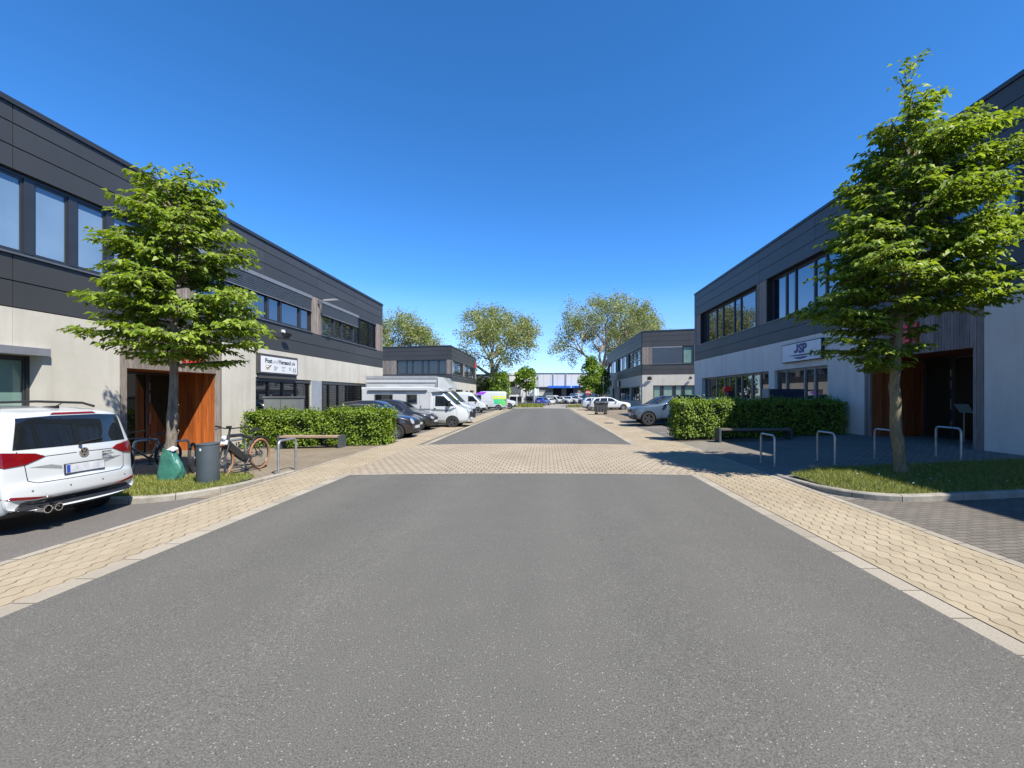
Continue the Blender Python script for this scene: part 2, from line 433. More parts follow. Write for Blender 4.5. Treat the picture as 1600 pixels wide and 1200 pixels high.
M_leafh = leafmat("hedge_leaves", [(0, (.075, .14, .014)), (.5, (.14, .22, .022)), (1, (.26, .33, .04))], .32)
M_leafp = leafmat("plane_leaves", [(0, (.10, .15, .035)), (.45, (.20, .245, .065)), (.8, (.29, .30, .11)), (1, (.36, .35, .22))], .35)
M_leafl = leafmat("linden_leaves", [(0, (.075, .15, .014)), (.5, (.14, .24, .02)), (1, (.23, .32, .04))], .32)
M_leafd = leafmat("dark_leaves", [(0, (.025, .05, .012)), (1, (.06, .095, .025))], .2)
M_grass = leafmat("grass_blades", [(0, (.10, .14, .02)), (.5, (.17, .205, .033)), (1, (.32, .29, .09))], .3)
M_soil = pm("lawn_soil", (.09, .095, .03), (.05, .06, .02), rough=.95, scale=8)
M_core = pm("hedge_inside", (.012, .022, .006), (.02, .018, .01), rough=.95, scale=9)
# ------------------------------------------------------------------ ground, road, pavements
XS = [-700, -11.6, -5.85, 4.9, 11.8, 700]
def sheet(name, x0, x1, y0, y1, lift, m, lab=None):
    xs = sorted({x0, x1, *[x for x in XS if x0 < x < x1]})
    mb = MB()
    vs = [(x, y, gz(x) + lift) for y in (y0, y1) for x in xs]; n = len(xs)
    mb.add(vs, [(i, i + 1, n + i + 1, n + i) for i in range(n - 1)])
    o = mb.build(name, m, fixn=False); kind(o, "structure"); return o
sheet("ground", -700, 700, -60, 1500, -.016, M_land)
Y0 = -12.0
YA, YB, YE = 9.85, 15.6, 57.0          # crossing start and end, end of the street
# asphalt road sections (slightly crowned)
def road(name, xa, xb, xc, xd, y0, y1, m):
    mb = MB(); nx, ny = 16, 4
    for j in range(ny + 1):
        t = j / ny
        for i in range(nx + 1):
            s = i / nx; l = xa + (xc - xa) * t; r = xb + (xd - xb) * t
            mb.v.append((l + (r - l) * s, y0 + (y1 - y0) * t, .004 + .035 * (1 - (2 * s - 1) ** 2)))
    for j in range(ny):
        for i in range(nx):
            a = j * (nx + 1) + i; mb.f.append((a, a + 1, a + nx + 2, a + nx + 1)); mb.m.append(0)
    kind(mb.build(name, m, smooth=True, fixn=False), "structure")
road("road", -4.4, 3.26, -4.4, 3.26, Y0, YA - .1, M_asph)
road("road", -4.25, 3.1, -3.95, 2.65, YB + .1, YE, M_asph2)
def crown(name, x0, x1, y0, y1, m, lift=.006):
    mb = MB(); nx = 16
    for y in (y0, y1):
        for i in range(nx + 1):
            s = i / nx; mb.v.append((x0 + (x1 - x0) * s, y, lift + .035 * (1 - (2 * s - 1) ** 2)))
    for i in range(nx): mb.f.append((i, i + 1, nx + i + 2, nx + i + 1)); mb.m.append(0)
    kind(mb.build(name, m, smooth=True, fixn=False), "structure")
crown("paved_crossing", -4.6, 3.45, YA, YB, M_cross)
crown("crossing_edge", -4.4, 3.26, YA - .1, YA, M_gut)
crown("crossing_edge", -4.3, 3.15, YB, YB + .1, M_gut)
sheet("gutter", 3.26, 3.45, Y0, YA, .004, M_gut); sheet("gutter", -4.6, -4.4, Y0, YA, .004, M_gut)
sheet("drain_slot", 3.45, 3.475, Y0, YA, -.004, M_black)
sheet("gutter", 3.1, 3.3, YB + .1, YE, .002, M_gut); sheet("gutter", -4.45, -4.25, YB + .1, YE, .002, M_gut)
sheet("pavement", 3.475, 4.95, Y0, YE, .0, M_wave); sheet("pavement", -5.75, -4.6, Y0, YE, .0, M_waveL)
sheet("pavement", 3.3, 3.475, YA, YE, .0, M_wave)
sheet("pavement_edge", 4.95, 5.06, Y0, YE, .004, M_gut); sheet("pavement_edge", -5.86, -5.75, Y0, YE, .004, M_gut)
sheet("parking_bays", -11.9, -5.86, Y0, 7.6, -.002, M_bayasph); sheet("parking_bays", 5.06, 12.2, Y0, 7.4, -.002, M_bay)
sheet("forecourt", -13.6, -5.86, 7.6, 17.2, .002, M_fore); sheet("forecourt", 5.06, 14.2, 7.4, 17.6, .002, M_foreR)
sheet("parking_bays", -11.9, -5.86, 17.2, YE, -.002, M_bayasph); sheet("parking_bays", 5.06, 12.2, 17.6, 30.5, -.002, M_bayasph)
sheet("parking_bays", 5.06, 30, 30.5, 53, -.002, M_fore); sheet("parking_bays", -40, -11.9, 30.9, 52, -.004, M_bayasph)
sheet("parking_bays", 5.06, 12.2, 53, 84, -.002, M_fore)
sheet("cross_street", -60, 60, YE, 84, -.006, pm("pale_concrete_road", (.25, .235, .21), (.19, .18, .16), rough=.9, scale=.6))
sheet("far_yard", -80, 80, 84, 165, -.008, M_bayasph)
M_bed = pm("hedge_bed_soil", (.09, .07, .045), (.045, .035, .022), rough=.95, scale=9, bump=.6, bscale=30)
sheet("hedge_bed", -11.5, -5.7, 15.45, 16.9, .008, M_bed); sheet("hedge_bed", 5.0, 11.7, 16.62, 17.9, .008, M_bed)
# bay markings
lm = 0
for y in (19.55, 21.8, 23.95, 26.5, 29.6, 32, 34.5, 37, 39.5, 42):
    sheet("bay_marking", -11.2, -6.1, y - .05, y + .05, .003, M_line)
for y in (2.2, 4.95):
    sheet("bay_marking", -11.2, -6.3, y - .05, y + .05, .003, M_line)
for y in (20.5, 23.3, 26.1, 28.9): sheet("bay_marking", 5.4, 10.8, y - .05, y + .05, .003, M_line)
# kerbed lawn islands
def island(side, pts, ends, y1, grass_poly, nblades, seed, label):
    mb = MB(); k = len(pts)
    def off(i, d):
        p = Vector(pts[i]); a = Vector(pts[max(i - 1, 0)]); b = Vector(pts[min(i + 1, k - 1)])
        t = (b - a).normalized(); n = Vector((-t.y, t.x)) * (1 if side == 'L' else -1)
        return p + n * d
    rings = []
    for i in range(k):
        h = ends(i / (k - 1)); o = off(i, 0); n = off(i, .13)
        za, zb = gz(o.x), gz(n.x)
        rings.append([(o.x, o.y, za - .05), (o.x, o.y, za + h - .02), (off(i, .02).x, off(i, .02).y, za + h), (n.x, n.y, zb + h), (n.x, n.y, zb - .05)])
    # kerb stones with tiny gaps
    i = 0
    while i < k - 1:
        j = min(i + 4, k - 1); sub = [list(map(Vector, r)) for r in rings[i:j + 1]]
        for e, q in ((0, 1), (-1, -2)):
            d = [(sub[q][m] - sub[e][m]).normalized() * .005 for m in range(5)]
            sub[e] = [sub[e][m] + d[m] for m in range(5)]
        n0 = len(sub); vs = [p for r in sub for p in r]
        fs = [(a * 5 + b, a * 5 + b + 1, (a + 1) * 5 + b + 1, (a + 1) * 5 + b) for a in range(n0 - 1) for b in range(4)]
        fs += [(0, 1, 2, 3, 4), tuple((n0 - 1) * 5 + b for b in range(4, -1, -1))]
        mb.add(vs, fs); i = j
    kind(mb.build("kerb", M_kerb), "structure")
    mb = MB(); H = .085
    mb.add([(x, y, gz(x) + H) for x, y in grass_poly], [tuple(range(len(grass_poly)))])
    kind(mb.build("lawn", M_soil), "structure")
    # blades
    rng = np.random.default_rng(seed); P = np.array(grass_poly); lo, hi = P.min(0), P.max(0)
    pts2 = []
    def inside(x, y):
        c = False; n = len(P); j = n - 1
        for i in range(n):
            if (P[i, 1] > y) != (P[j, 1] > y) and x < (P[j, 0] - P[i, 0]) * (y - P[i, 1]) / (P[j, 1] - P[i, 1]) + P[i, 0]: c = not c
            j = i
        return c
    mb = MB()
    while len(pts2) < nblades:
        x, y = rng.uniform(lo[0], hi[0]), rng.uniform(lo[1], hi[1])
        if inside(x, y): pts2.append((x, y))
    for x, y in pts2:
        a = rng.uniform(0, 6.28); h = rng.uniform(.03, .085); l = rng.normal(0, .03, 2); w_ = .006
        z = gz(x) + H
        mb.add([(x - w_ * math.cos(a), y - w_ * math.sin(a), z), (x + w_ * math.cos(a), y + w_ * math.sin(a), z), (x + l[0], y + l[1], z + h)], [(0, 1, 2)])
    if side == 'R':
        for _ in range(26):
            x, y = rng.uniform(6.2, 11.3), rng.uniform(7.6, 9.6); z = gz(x) + H + .07; r = .02
            mb.add([(x + r * math.cos(q * 1.047), y + r * math.sin(q * 1.047), z + .004 * (q % 2)) for q in range(6)], [tuple(range(6))], 1)
    o = mb.build("grass", [M_grass, M_white], fixn=False); kind(o, "stuff"); o["label"] = label
def arc(cx, cy, r, a0, a1, n): return [(cx + r * math.cos(R(a0 + (a1 - a0) * i / n)), cy + r * math.sin(R(a0 + (a1 - a0) * i / n))) for i in range(n + 1)]
def lerp(a, b, n): return [(a[0] + (b[0] - a[0]) * i / n, a[1] + (b[1] - a[1]) * i / n) for i in range(n)]
ptsL = lerp((-11.55, 7.3), (-7.0, 7.3), 16) + arc(-7.0, 8.35, 1.05, -90, 0, 10) + lerp((-5.95, 8.45), (-5.95, 10.2), 6) + [(-5.95, 10.3)]
fall = lambda a: (lambda t: .105 if t < a else .105 - .085 * (t - a) / (1 - a))
island('L', ptsL, fall(.72), 9.6, [(-11.5, 7.42), (-7.0, 7.42)] + arc(-7.0, 8.35, .93, -80, 0, 8) + [(-6.07, 9.1), (-6.5, 9.55), (-11.5, 9.55)], 16000, 3, "short sunlit grass around the left tree")
ptsR = lerp((11.75, 7.1), (6.2, 7.1), 18) + [(p[0], p[1]) for p in arc(6.2, 8.2, 1.1, -90, -180, 10)] + lerp((5.1, 8.3), (5.1, 9.7), 6) + [(5.1, 9.8)]
island('R', ptsR, fall(.74), 9.8, [(11.7, 7.22), (6.2, 7.22)] + arc(6.2, 8.2, .98, -98, -180, 8) + [(5.22, 9.3), (6.0, 9.85), (11.7, 9.85)], 26000, 4, "grass with small daisies around the right tree")
# verge at the end of the street
mb = MB(); mb.box(-4.6, -.3, 59.5, 66, -.02, .12)
kind(mb.build("verge_kerb", M_kerb), "structure")
def scrub(name, x0, x1, y0, y1, z, n, h, seed, label):
    rng = np.random.default_rng(seed); mb = MB()
    for _ in range(n):
        x, y = rng.uniform(x0, x1), rng.uniform(y0, y1); a = rng.uniform(0, 6.28); hh = rng.uniform(.3, 1) * h; l = rng.normal(0, .1, 2); w_ = .05
        mb.add([(x - w_ * math.cos(a), y - w_ * math.sin(a), z), (x + w_ * math.cos(a), y + w_ * math.sin(a), z), (x + l[0], y + l[1], z + hh)], [(0, 1, 2)])
    o = mb.build(name, M_grass, fixn=False); kind(o, "stuff"); o["label"] = label
scrub("verge_grass", -4.5, -.4, 59.6, 65.9, .12, 2500, .55, 5, "tall grass on the verge at the street end")
mb = MB(); mb.box(2.9, 9.5, 60, 64, -.02, .1); kind(mb.build("verge_kerb", M_kerb), "structure")
scrub("verge_grass", 3.0, 9.4, 60.1, 63.9, .1, 2500, .35, 6, "low grass on the right verge at the street end")

# ------------------------------------------------------------------ buildings
class Fac:
    def __init__(s, A, d, n): s.A = Vector((*A, 0)); s.d = Vector((*d, 0)).normalized(); s.n = Vector((*n, 0)).normalized()
    def P(s, u, z, d): p = s.A + s.d * u + s.n * d; return (p.x, p.y, z)
    def box(s, mb, u0, u1, z0, z1, d0, d1, mi=0):
        P = s.P
        mb.hexa([P(u0, z0, d0), P(u1, z0, d0), P(u1, z0, d1), P(u0, z0, d1), P(u0, z1, d0), P(u1, z1, d0), P(u1, z1, d1), P(u0, z1, d1)], mi)
    def slabs(s, mb, u0, u1, z0, z1, ops, d0, d1, joints=()):
        bs = sorted({u0, u1, *[b for o in ops for b in o[:2]], *[j for j in joints if u0 < j < u1]})
        for a, b in zip(bs, bs[1:]):
            mid = (a + b) / 2; g0 = .006 if a in joints else 0; g1 = .006 if b in joints else 0
            op = next((o for o in ops if o[0] < mid < o[1]), None)
            if op is None: s.box(mb, a + g0, b - g1, z0, z1, d0, d1)
            else:
                if op[2] > z0: s.box(mb, a + g0, b - g1, z0, op[2], d0, d1)
                if op[3] < z1: s.box(mb, a + g0, b - g1, op[3], z1, d0, d1)
    def panels(s, mb, u0, u1, zs, joints, d0, d1):
        bs = [u0] + sorted(j for j in joints if u0 + .2 < j < u1 - .2) + [u1]
        for a, b in zip(bs, bs[1:]):
            for p, q in zip(zs, zs[1:]):
                s.box(mb, a + (.009 if a != u0 else 0), b - (.009 if b != u1 else 0), p + .013, q - .013, d0, d1)
    def boards(s, mb, u0, u1, z0, z1, d0, d1, w_=.095, rnd=random):
        n = max(1, round((u1 - u0) / w_)); w_ = (u1 - u0) / n
        for i in range(n): s.box(mb, u0 + i * w_ + .004, u0 + (i + 1) * w_ - .004, z0, z1, d0, d1 + rnd.uniform(-.006, .004))
    def dboards(s, mb, ua, ub, z0, z1, da, db, w_=.095, side=1):
        n = max(1, round(abs(db - da) / w_)); st = (db - da) / n
        for i in range(n):
            e = random.uniform(0, .006)
            a, b = da + i * st, da + (i + 1) * st
            lo, hi = min(a, b) + .004, max(a, b) - .004
            if side > 0: s.box(mb, ua, ub + e, z0, z1, lo, hi)
            else: s.box(mb, ua - e, ub, z0, z1, lo, hi)
def window(F, root, u0, u1, z0, z1, dg, pattern, mg, mull=.1, blind=None, mframe=None, sash=True, split=None, name="window"):
    """pattern: pane widths (ratios). blind: (frac from top, material, from u ratio, to u ratio)"""
    fr = MB(); pn = MB(); t = .07
    F.box(fr, u0, u1, z1 - t, z1, dg - .06, dg + .05); F.box(fr, u0, u1, z0, z0 + t, dg - .06, dg + .05)
    F.box(fr, u0, u0 + t, z0 + t, z1 - t, dg - .06, dg + .05); F.box(fr, u1 - t, u1, z0 + t, z1 - t, dg - .06, dg + .05)
    n = len(pattern); W = u1 - u0 - 2 * t - mull * (n - 1); tot = sum(pattern); u = u0 + t
    for i, p in enumerate(pattern):
        w_ = W * p / tot
        pn_u0, pn_u1 = u, u + w_
        if sash:
            for a, b, c, d in ((u, u + .045, z0 + t, z1 - t), (u + w_ - .045, u + w_, z0 + t, z1 - t)): F.box(fr, a, b, c, d, dg - .04, dg + .03)
            for c, d in ((z0 + t, z0 + t + .045), (z1 - t - .045, z1 - t)): F.box(fr, u + .045, u + w_ - .045, c, d, dg - .04, dg + .03)
        F.box(pn, pn_u0, pn_u1, z0 + t, z1 - t, dg - .03, dg)
        u += w_
        if i < n - 1: F.box(fr, u, u + mull, z0 + t, z1 - t, dg - .06, dg + .06); u += mull
    fo = fr.build(name, mframe or M_frame, root, world=True)
    pn.build("pane", mg, fo, world=True)
    if blind:
        for frac, m, r0, r1 in blind:
            bm_ = MB(); a, b = u0 + (u1 - u0) * r0 + .02, u0 + (u1 - u0) * r1 - .02
            F.box(bm_, a, b, z1 - .16, z1 - .01, dg + .07, dg + .17)
            z = z1 - .2; zend = z1 - (z1 - z0) * frac
            while z > zend:
                P = F.P; bm_.hexa([P(a, z, dg + .09), P(b, z, dg + .09), P(b, z + .012, dg + .15), P(a, z + .012, dg + .15), P(a, z + .006, dg + .09), P(b, z + .006, dg + .09), P(b, z + .018, dg + .15), P(a, z + .018, dg + .15)])
                if m is not M_blinddk: F.box(bm_, a, b, z - .05, z - .002, dg + .10, dg + .104)
                z -= .075 if m is not M_blinddk else .10
            F.box(bm_, a, b, zend - .03, zend, dg + .09, dg + .15)
            bm_.build("blind", m, fo, world=True)
    return fo
def coping(F, root, u0, u1, zr_, ret=.0):
    c = MB(); F.box(c, u0, u1, zr_ - .12, zr_, -.4, .045); c.build("roof_edge", M_coping, root, world=True)
def upper(F, root, U0, U1, Z, joints, wins, dg, wood, mull=.1, pier_ends=(True, True)):
    """Z: band, wb, wt, roof, low rows, up rows. wins: list of dict(u0,u1,pattern,mg,blind)"""
    bk = MB()
    F.box(bk, U0, U1, Z['band'] + .002, Z['wb'], -.32, -.03)
    F.box(bk, U0, U1, Z['wt'], Z['roof'] - .12, -.32, -.03)
    bs = [U0] + [b for q in wins for b in (q['u0'], q['u1'])] + [U1]
    for a, b in zip(bs[::2], bs[1::2]):
        if b - a > .02: F.box(bk, a, b, Z['wb'], Z['wt'], -.32, -.05)
    bk.build("wall_backing", M_clad2, root, world=True)
    cl = MB(); F.panels(cl, U0, U1, Z['low'], joints, -.03, .0); F.panels(cl, U0, U1, Z['up'], joints, -.03, .0)
    cl.build("cladding", M_clad, root, world=True)
    for a, b in zip(bs[::2], bs[1::2]):
        if b - a > .05:
            wd = MB(); F.boards(wd, a, b, Z['wb'] + .01, Z['wt'] - .01, -.05, -.005); wd.build("wood_pier", wood, root, world=True)
    le = MB()
    for q in wins: F.box(le, q['u0'], q['u1'], Z['wb'] - .004, Z['wb'] + .035, dg + .05, .05)
    le.build("window_ledge", M_framelt, root, world=True)
    for q in wins:
        window(F, root, q['u0'], q['u1'], Z['wb'] + .035, Z['wt'], dg, q['pattern'], q['mg'], q.get('mull', mull), q.get('blind'))
    coping(F, root, U0, U1, Z['roof'])
def entrance(F, root, w0, w1, o0, o1, zb, zt, zband, depth, wood, lining, light_lo=False, split=None):
    wd = MB()
    F.boards(wd, w0, o0, zb, zband - .01, -.06, .012); F.boards(wd, o1, w1, zb, zband - .01, -.06, .012)
    F.boards(wd, o0, o1, zt, zband - .01, -.06, .012)
    wd.build("wood_cladding", wood, root, world=True)
    bk = MB(); F.box(bk, w0, o0, zb, zband, -.3, -.06); F.box(bk, o1, w1, zb, zband, -.3, -.06); F.box(bk, o0, o1, zt + .02, zband, -depth - .2, -.06)
    F.box(bk, o0 - .25, o0 - .03, zb, zt + .02, -depth - .2, -.3); F.box(bk, o1 + .03, o1 + .25, zb, zt + .02, -depth - .2, -.3)
    F.box(bk, o0 - .25, o1 + .25, zb, zband, -depth - .5, -depth - .2)
    bk.build("entrance_backing", M_clad2, root, world=True)
    ln = MB()
    F.dboards(ln, o1, o1 + .03, zb, zt, -.06, -depth, side=-1); F.dboards(ln, o0 - .03, o0, zb, zt, -.06, -depth, side=1)
    n = int((depth - .06) / .1)
    for i in range(n): F.box(ln, o0, o1, zt, zt + .02, -.06 - (i + 1) * (depth - .06) / n + .004, -.06 - i * (depth - .06) / n - .004)
    ln.build("entrance_lining", lining, root, world=True)
    # glazed door wall
    dg = -depth; fr = MB(); pn = MB(); t = .08
    F.box(fr, o0, o1, zt - t, zt, dg - .06, dg); F.box(fr, o0, o1, zb, zb + .06, dg - .06, dg)
    us = [o0, o0 + t] + [x for s_ in split for x in (s_ - .075, s_ + .075)] + [o1 - t, o1]
    for a, b in zip(us[::2], us[1::2]): F.box(fr, a, b, zb + .06, zt - t, dg - .06, dg + .01)
    d = fr.build("door", M_frame, root, world=True)
    for a, b in zip(us[1::2], us[2::2]): F.box(pn, a, b, zb + .06, zt - t, dg - .05, dg - .02)
    pn.build("door_pane", M_glassdk, d, world=True)
    s_ = split[0]
    for z0_, z1_ in ((zb + .35, zb + .6), (zb + 1.0, zb + 1.35), (zb + 1.7, zb + 2.0), (zb + 2.1, zb + 2.35)):
        hd = MB(); F.box(hd, s_ + .03, s_ + .055, z0_, min(z1_, zt - .1), dg + .012, dg + .04)
        hd.build("door_handle", M_steel, d, world=True)

# ---- left front building
BZ = -.15
FL = Fac((XL, 0), (0, 1), (1, 0))
LB = thing("office_building", "two storey building at left, dark panels over pale concrete, with a lit orange entrance", "building", (XL, 10, BZ))
UL0, UL1 = -8.0, yl(598)
ZL = dict(band=zl(250, 0) if False else 3.71, wb=4.87, wt=6.72, roof=8.24)
ZL['low'] = [3.71, 4.29, 4.87]; ZL['up'] = [6.72, 7.22, 7.72, 8.12]
jl = [yl(20) + 4.23 * k for k in range(-5, 6)]
e_w0, e_w1, e_o0, e_o1 = yl(187), yl(346), yl(198), yl(337.6)
zent = zl(337.6, 584)
lw = [(yl(66) - 5.2, yl(66), .5, zl(66, 556.5)), (e_w0, e_w1, BZ - .2, 3.70), (yl(399.5), yl(486.5), .6, 2.52), (yl(502), UL1 - .9, .6, 2.52)]
for a_, b_ in ((UL0, e_w0), (e_w1, UL1)):
    cw = MB(); FL.slabs(cw, a_, b_, BZ - .2, 3.70, [q for q in lw if a_ < q[0] + .1 and q[1] - .1 < b_ and q[0] != e_w0], -.3, 0, jl); cw.build("concrete_wall", M_conc, LB, world=True)
alt = [1.0, .55, 1.0, .55, 1.0, .55]
pb0, pb1 = yl(487.6), yl(502.4); gl = pb1 - pb0; glen = yl(587.6) - pb1
wins = []
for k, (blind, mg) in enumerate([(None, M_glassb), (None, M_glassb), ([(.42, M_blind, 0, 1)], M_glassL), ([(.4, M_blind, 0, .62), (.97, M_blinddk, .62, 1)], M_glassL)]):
    a = pb1 + (k - 3) * (glen + gl); b = a + glen
    a = max(a, UL0 + .5)
    wins.append(dict(u0=a, u1=b, pattern=alt, mg=mg, blind=blind, mull=.14))
wins[1]['pattern'] = [.6] * 8; wins[1]['mull'] = .2; wins[0]['pattern'] = [.6] * 8; wins[0]['mull'] = .2
upper(FL, LB, UL0, UL1, ZL, jl, wins, -.14, M_wood)
gw = window(FL, LB, lw[0][0], lw[0][1], .5, lw[0][3], -.34, [1, .45, 1, .45], M_glassg, .12, name="ground_window")
window(FL, LB, lw[2][0], lw[2][1], .6, 2.52, -.2, [1, 1, 1, 1], M_glass, .1, blind=[(.98, M_blinddk, 0, 1)], name="ground_window")
window(FL, LB, lw[3][0], lw[3][1], .6, 2.52, -.2, [1, 1, 1, 1, 1, 1, 1], M_glass, .1, blind=[(.98, M_blinddk, 0, .96)], name="ground_window")
ff = MB()
for k in range(6): FL.box(ff, lw[0][0] + .1, lw[0][1] - .1, .75 + k * .155, .75 + k * .155 + .115, -.339, -.336)
ff.build("frosted_film", pm("frosted_film", (.25, .36, .32), rough=.5), gw, world=True)
pt = MB(); FL.box(pt, yl(486.5) + .01, yl(502) - .01, .45, 2.52, 0.002, .03); pt.build("wall_panel", pm("blue_grey_panel", (.26, .29, .32), rough=.5), LB, world=True)
fl = MB(); FL.box(fl, lw[0][0], yl(66) + .08, lw[0][3] - .0, lw[0][3] + .17, .004, .11); FL.box(fl, lw[0][0], yl(66), .43, .5, -.12, .05)
fl.build("window_flashing", pm("flashing", (.27, .28, .3), rough=.4, metal=.4), LB, world=True)
entrance(FL, LB, e_w0, e_w1, e_o0, e_o1, BZ, zent, 3.70, 1.4, M_wood, M_orange, split=[yl(230.5) * (13.0 / 11.6)])
rd = MB(); text_mesh(rd, "120", .62, FL.P(yl(279), zl(297, 567), .03), (0, 1, 0), (0, 0, 1), (1, 0, 0), .02, .02); rd.build("house_number", M_red, LB, world=True)
ms = MB(); FL.box(ms, UL0, UL1, 7.9, 8.1, -14, -.4); FL.box(ms, UL0, UL1, BZ, 8.0, -14, -2.4)
FL.box(ms, UL0, UL0 + .3, BZ, 8.0, -2.4, -.33); FL.box(ms, UL1 - .3, UL1, BZ, 8.0, -2.4, -.33)
ms.build("building_core", M_clad, LB, world=True)

# ---- right front building
FR = Fac((XR, 0), (0, 1), (-1, 0)); BZR = .30
RB = thing("office_building", "two storey building at right with dark panels and a shaded wooden entrance", "building", (XR, 12, BZR))
UR0, UR1 = -8.0, yr(1085)
ZR = dict(band=4.47, wb=5.62, wt=7.98, roof=9.82, low=[4.47, 5.05, 5.62], up=[7.98, 8.6, 9.2, 9.7])
jr = [yr(1186.5) + 4.97 * k for k in range(-8, 3)]
r_w0, r_w1, r_o0, r_o1 = yr(1537.7), yr(1351), yr(1521), yr(1359.4)
rw = [(r_w0, r_w1, BZR - .2, 4.46), (yr(1293), yr(1210), 1.5, 3.06), (yr(1201), yr(1096.6), 1.5, 3.06)]
for a_, b_ in ((UR0, r_w0), (r_w1, UR1)):
    cw = MB(); FR.slabs(cw, a_, b_, BZR - .3, 4.46, [q for q in rw if a_ < q[0] + .1 and q[1] - .1 < b_ and q[0] != r_w0], -.42, 0, jr); cw.build("concrete_wall", M_concR, RB, world=True)
p0, p1 = yr(1197), yr(1182); ww = yr(1094) - p1; sp_ = ww + (p1 - p0)
M_glassR = glass("coated_window_glass", (.012, .014, .03), ior=2.8)
M_glassR2 = glass("shop_window_glass", (.012, .016, .022), ior=2.1)
wins = []
for k in (3, 2, 1, 0):
    a = max(p1 - k * sp_, UR0 + .5); b = p1 - k * sp_ + ww
    if b > UR0 + 1: wins.append(dict(u0=a, u1=b, pattern=[.4, 1, .5, .9, .5, 1, .5, .9] if k else [.35, 1.1, .5, 1, .6, 1, .3], mg=M_glassR))
upper(FR, RB, UR0, UR1, ZR, jr, wins, -.36, M_woodR)
window(FR, RB, rw[1][0], rw[1][1], 1.5, 3.06, -.2, [.9, .6, 1.3, .7], M_glassR2, .12, mframe=M_framelt, name="ground_window")
window(FR, RB, rw[2][0], rw[2][1], 1.5, 3.06, -.3, [1, .7, 1, .6, .6, .6, 1, 1.1, .5], M_glassR2, .12, mframe=M_framelt, name="ground_window")
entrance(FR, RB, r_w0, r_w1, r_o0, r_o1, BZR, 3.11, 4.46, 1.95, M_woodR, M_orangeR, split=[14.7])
rd = MB(); text_mesh(rd, "121", .85, FR.P(yr(1392), 3.5, .03), (0, -1, 0), (0, 0, 1), (-1, 0, 0), .03, .03); rd.build("house_number", M_red, RB, world=True)
ms = MB(); FR.box(ms, UR0, UR1, 9.5, 9.69, -14, -.41); FR.box(ms, UR0, UR1, BZR, 9.6, -14, -2.9)
FR.box(ms, UR0, UR0 + .3, BZR, 9.6, -2.9, -.45); FR.box(ms, UR1 - .3, UR1, BZR, 9.6, -2.9, -.45)
ms.build("building_core", M_clad, RB, world=True)
ip = MB(); c_ = FR.P(14.15, 0, -1.8); ip.tube([(c_[0], c_[1], .3), (c_[0], c_[1], 1.25)], .02, 8)
ip.lathe([(.16, .3), (.16, .325), (.02, .33)], 16, (c_[0], c_[1], 0)); 
o = ip.build("info_stand", M_steel, None); tag(o, "thin metal info stand with slanted board inside the right entrance", "stand")
ip2 = MB(); ip2.rbox((c_[0], c_[1], 1.36), (.02, .24, .16), Matrix.Rotation(R(-35), 3, 'Y')); ip2.build("board", pm("pale_green_board", (.22, .3, .27), rough=.4), o)

# ---- far buildings
def far_building(name, label, side, A, B, y_far, Z, base, fronts, sides, lowf, lows, joints_f, joints_s, numpos):
    root = thing(name, label, "building", (A[0], A[1], base))
    sgn = 1 if side == 'L' else -1
    dF = (Vector(B) - Vector(A)).normalized(); nF = Vector((dF.y, -dF.x))
    if nF.y > 0: nF = -nF
    FF = Fac(A, dF, nF); FS = Fac(A, (0, 1), (sgn, 0)); UF = (Vector(B) - Vector(A)).length; US = y_far - A[1]
    for F, U0, U1, ups, los, jj in ((FF, 0, UF, fronts, lowf, joints_f), (FS, .33, US, sides, lows, joints_s)):
        cw = MB(); ops = [(q[0], q[1], q[2], q[3]) for q in los]
        F.slabs(cw, U0, U1, base - .3, Z['band'] - .01, ops, -.3, 0, jj); cw.build("concrete_wall", M_conc, root, world=True)
        upper(F, root, U0, U1, Z, jj, ups, -.18, M_woodR)
        for q in los:
            window(F, root, q[0], q[1], q[2], q[3], -.2, q[4], q[5], .12, name="ground_window" if q[2] > base + .2 else "door")
    ms = MB(); n_in = FF.n * -.5
    pts = [Vector(A) + Vector((-sgn * .35, .45)), Vector(A) + Vector((-sgn * .35, US)), Vector(B) + Vector((0, US)), Vector(B) + Vector((0, .5))]
    ms.prism([(p.x, p.y) for p in pts], lambda p, q, t: (p, q, t), base, Z['roof'] - .2); ms.build("building_core", M_clad2, root, world=True)
    rd = MB(); text_mesh(rd, "12", 1.1, FS.P(*numpos), (0, 1 if side == 'L' else -1, 0), (0, 0, 1), (sgn, 0, 0), .03, .03); rd.build("house_number", M_red, root, world=True)
    return root, FF, FS
AL = (XL, F_PX * -XL / (CX - 704)); kL = AL[1]
BL = (XL - 20, kL + 4.2)
def uL(px):   # metres along the left far front wall for a photo column
    t = (px - CX) / F_PX; d = Vector(BL) - Vector(AL); L_ = d.length; d /= L_
    return (t * AL[1] - AL[0]) / (d.x - t * d.y)
ZL2 = dict(band=3.5, wb=4.35, wt=6.1, roof=7.85, low=[3.5, 3.92, 4.35], up=[6.1, 6.65, 7.2, 7.74])
SL_ = yl(744) - AL[1]
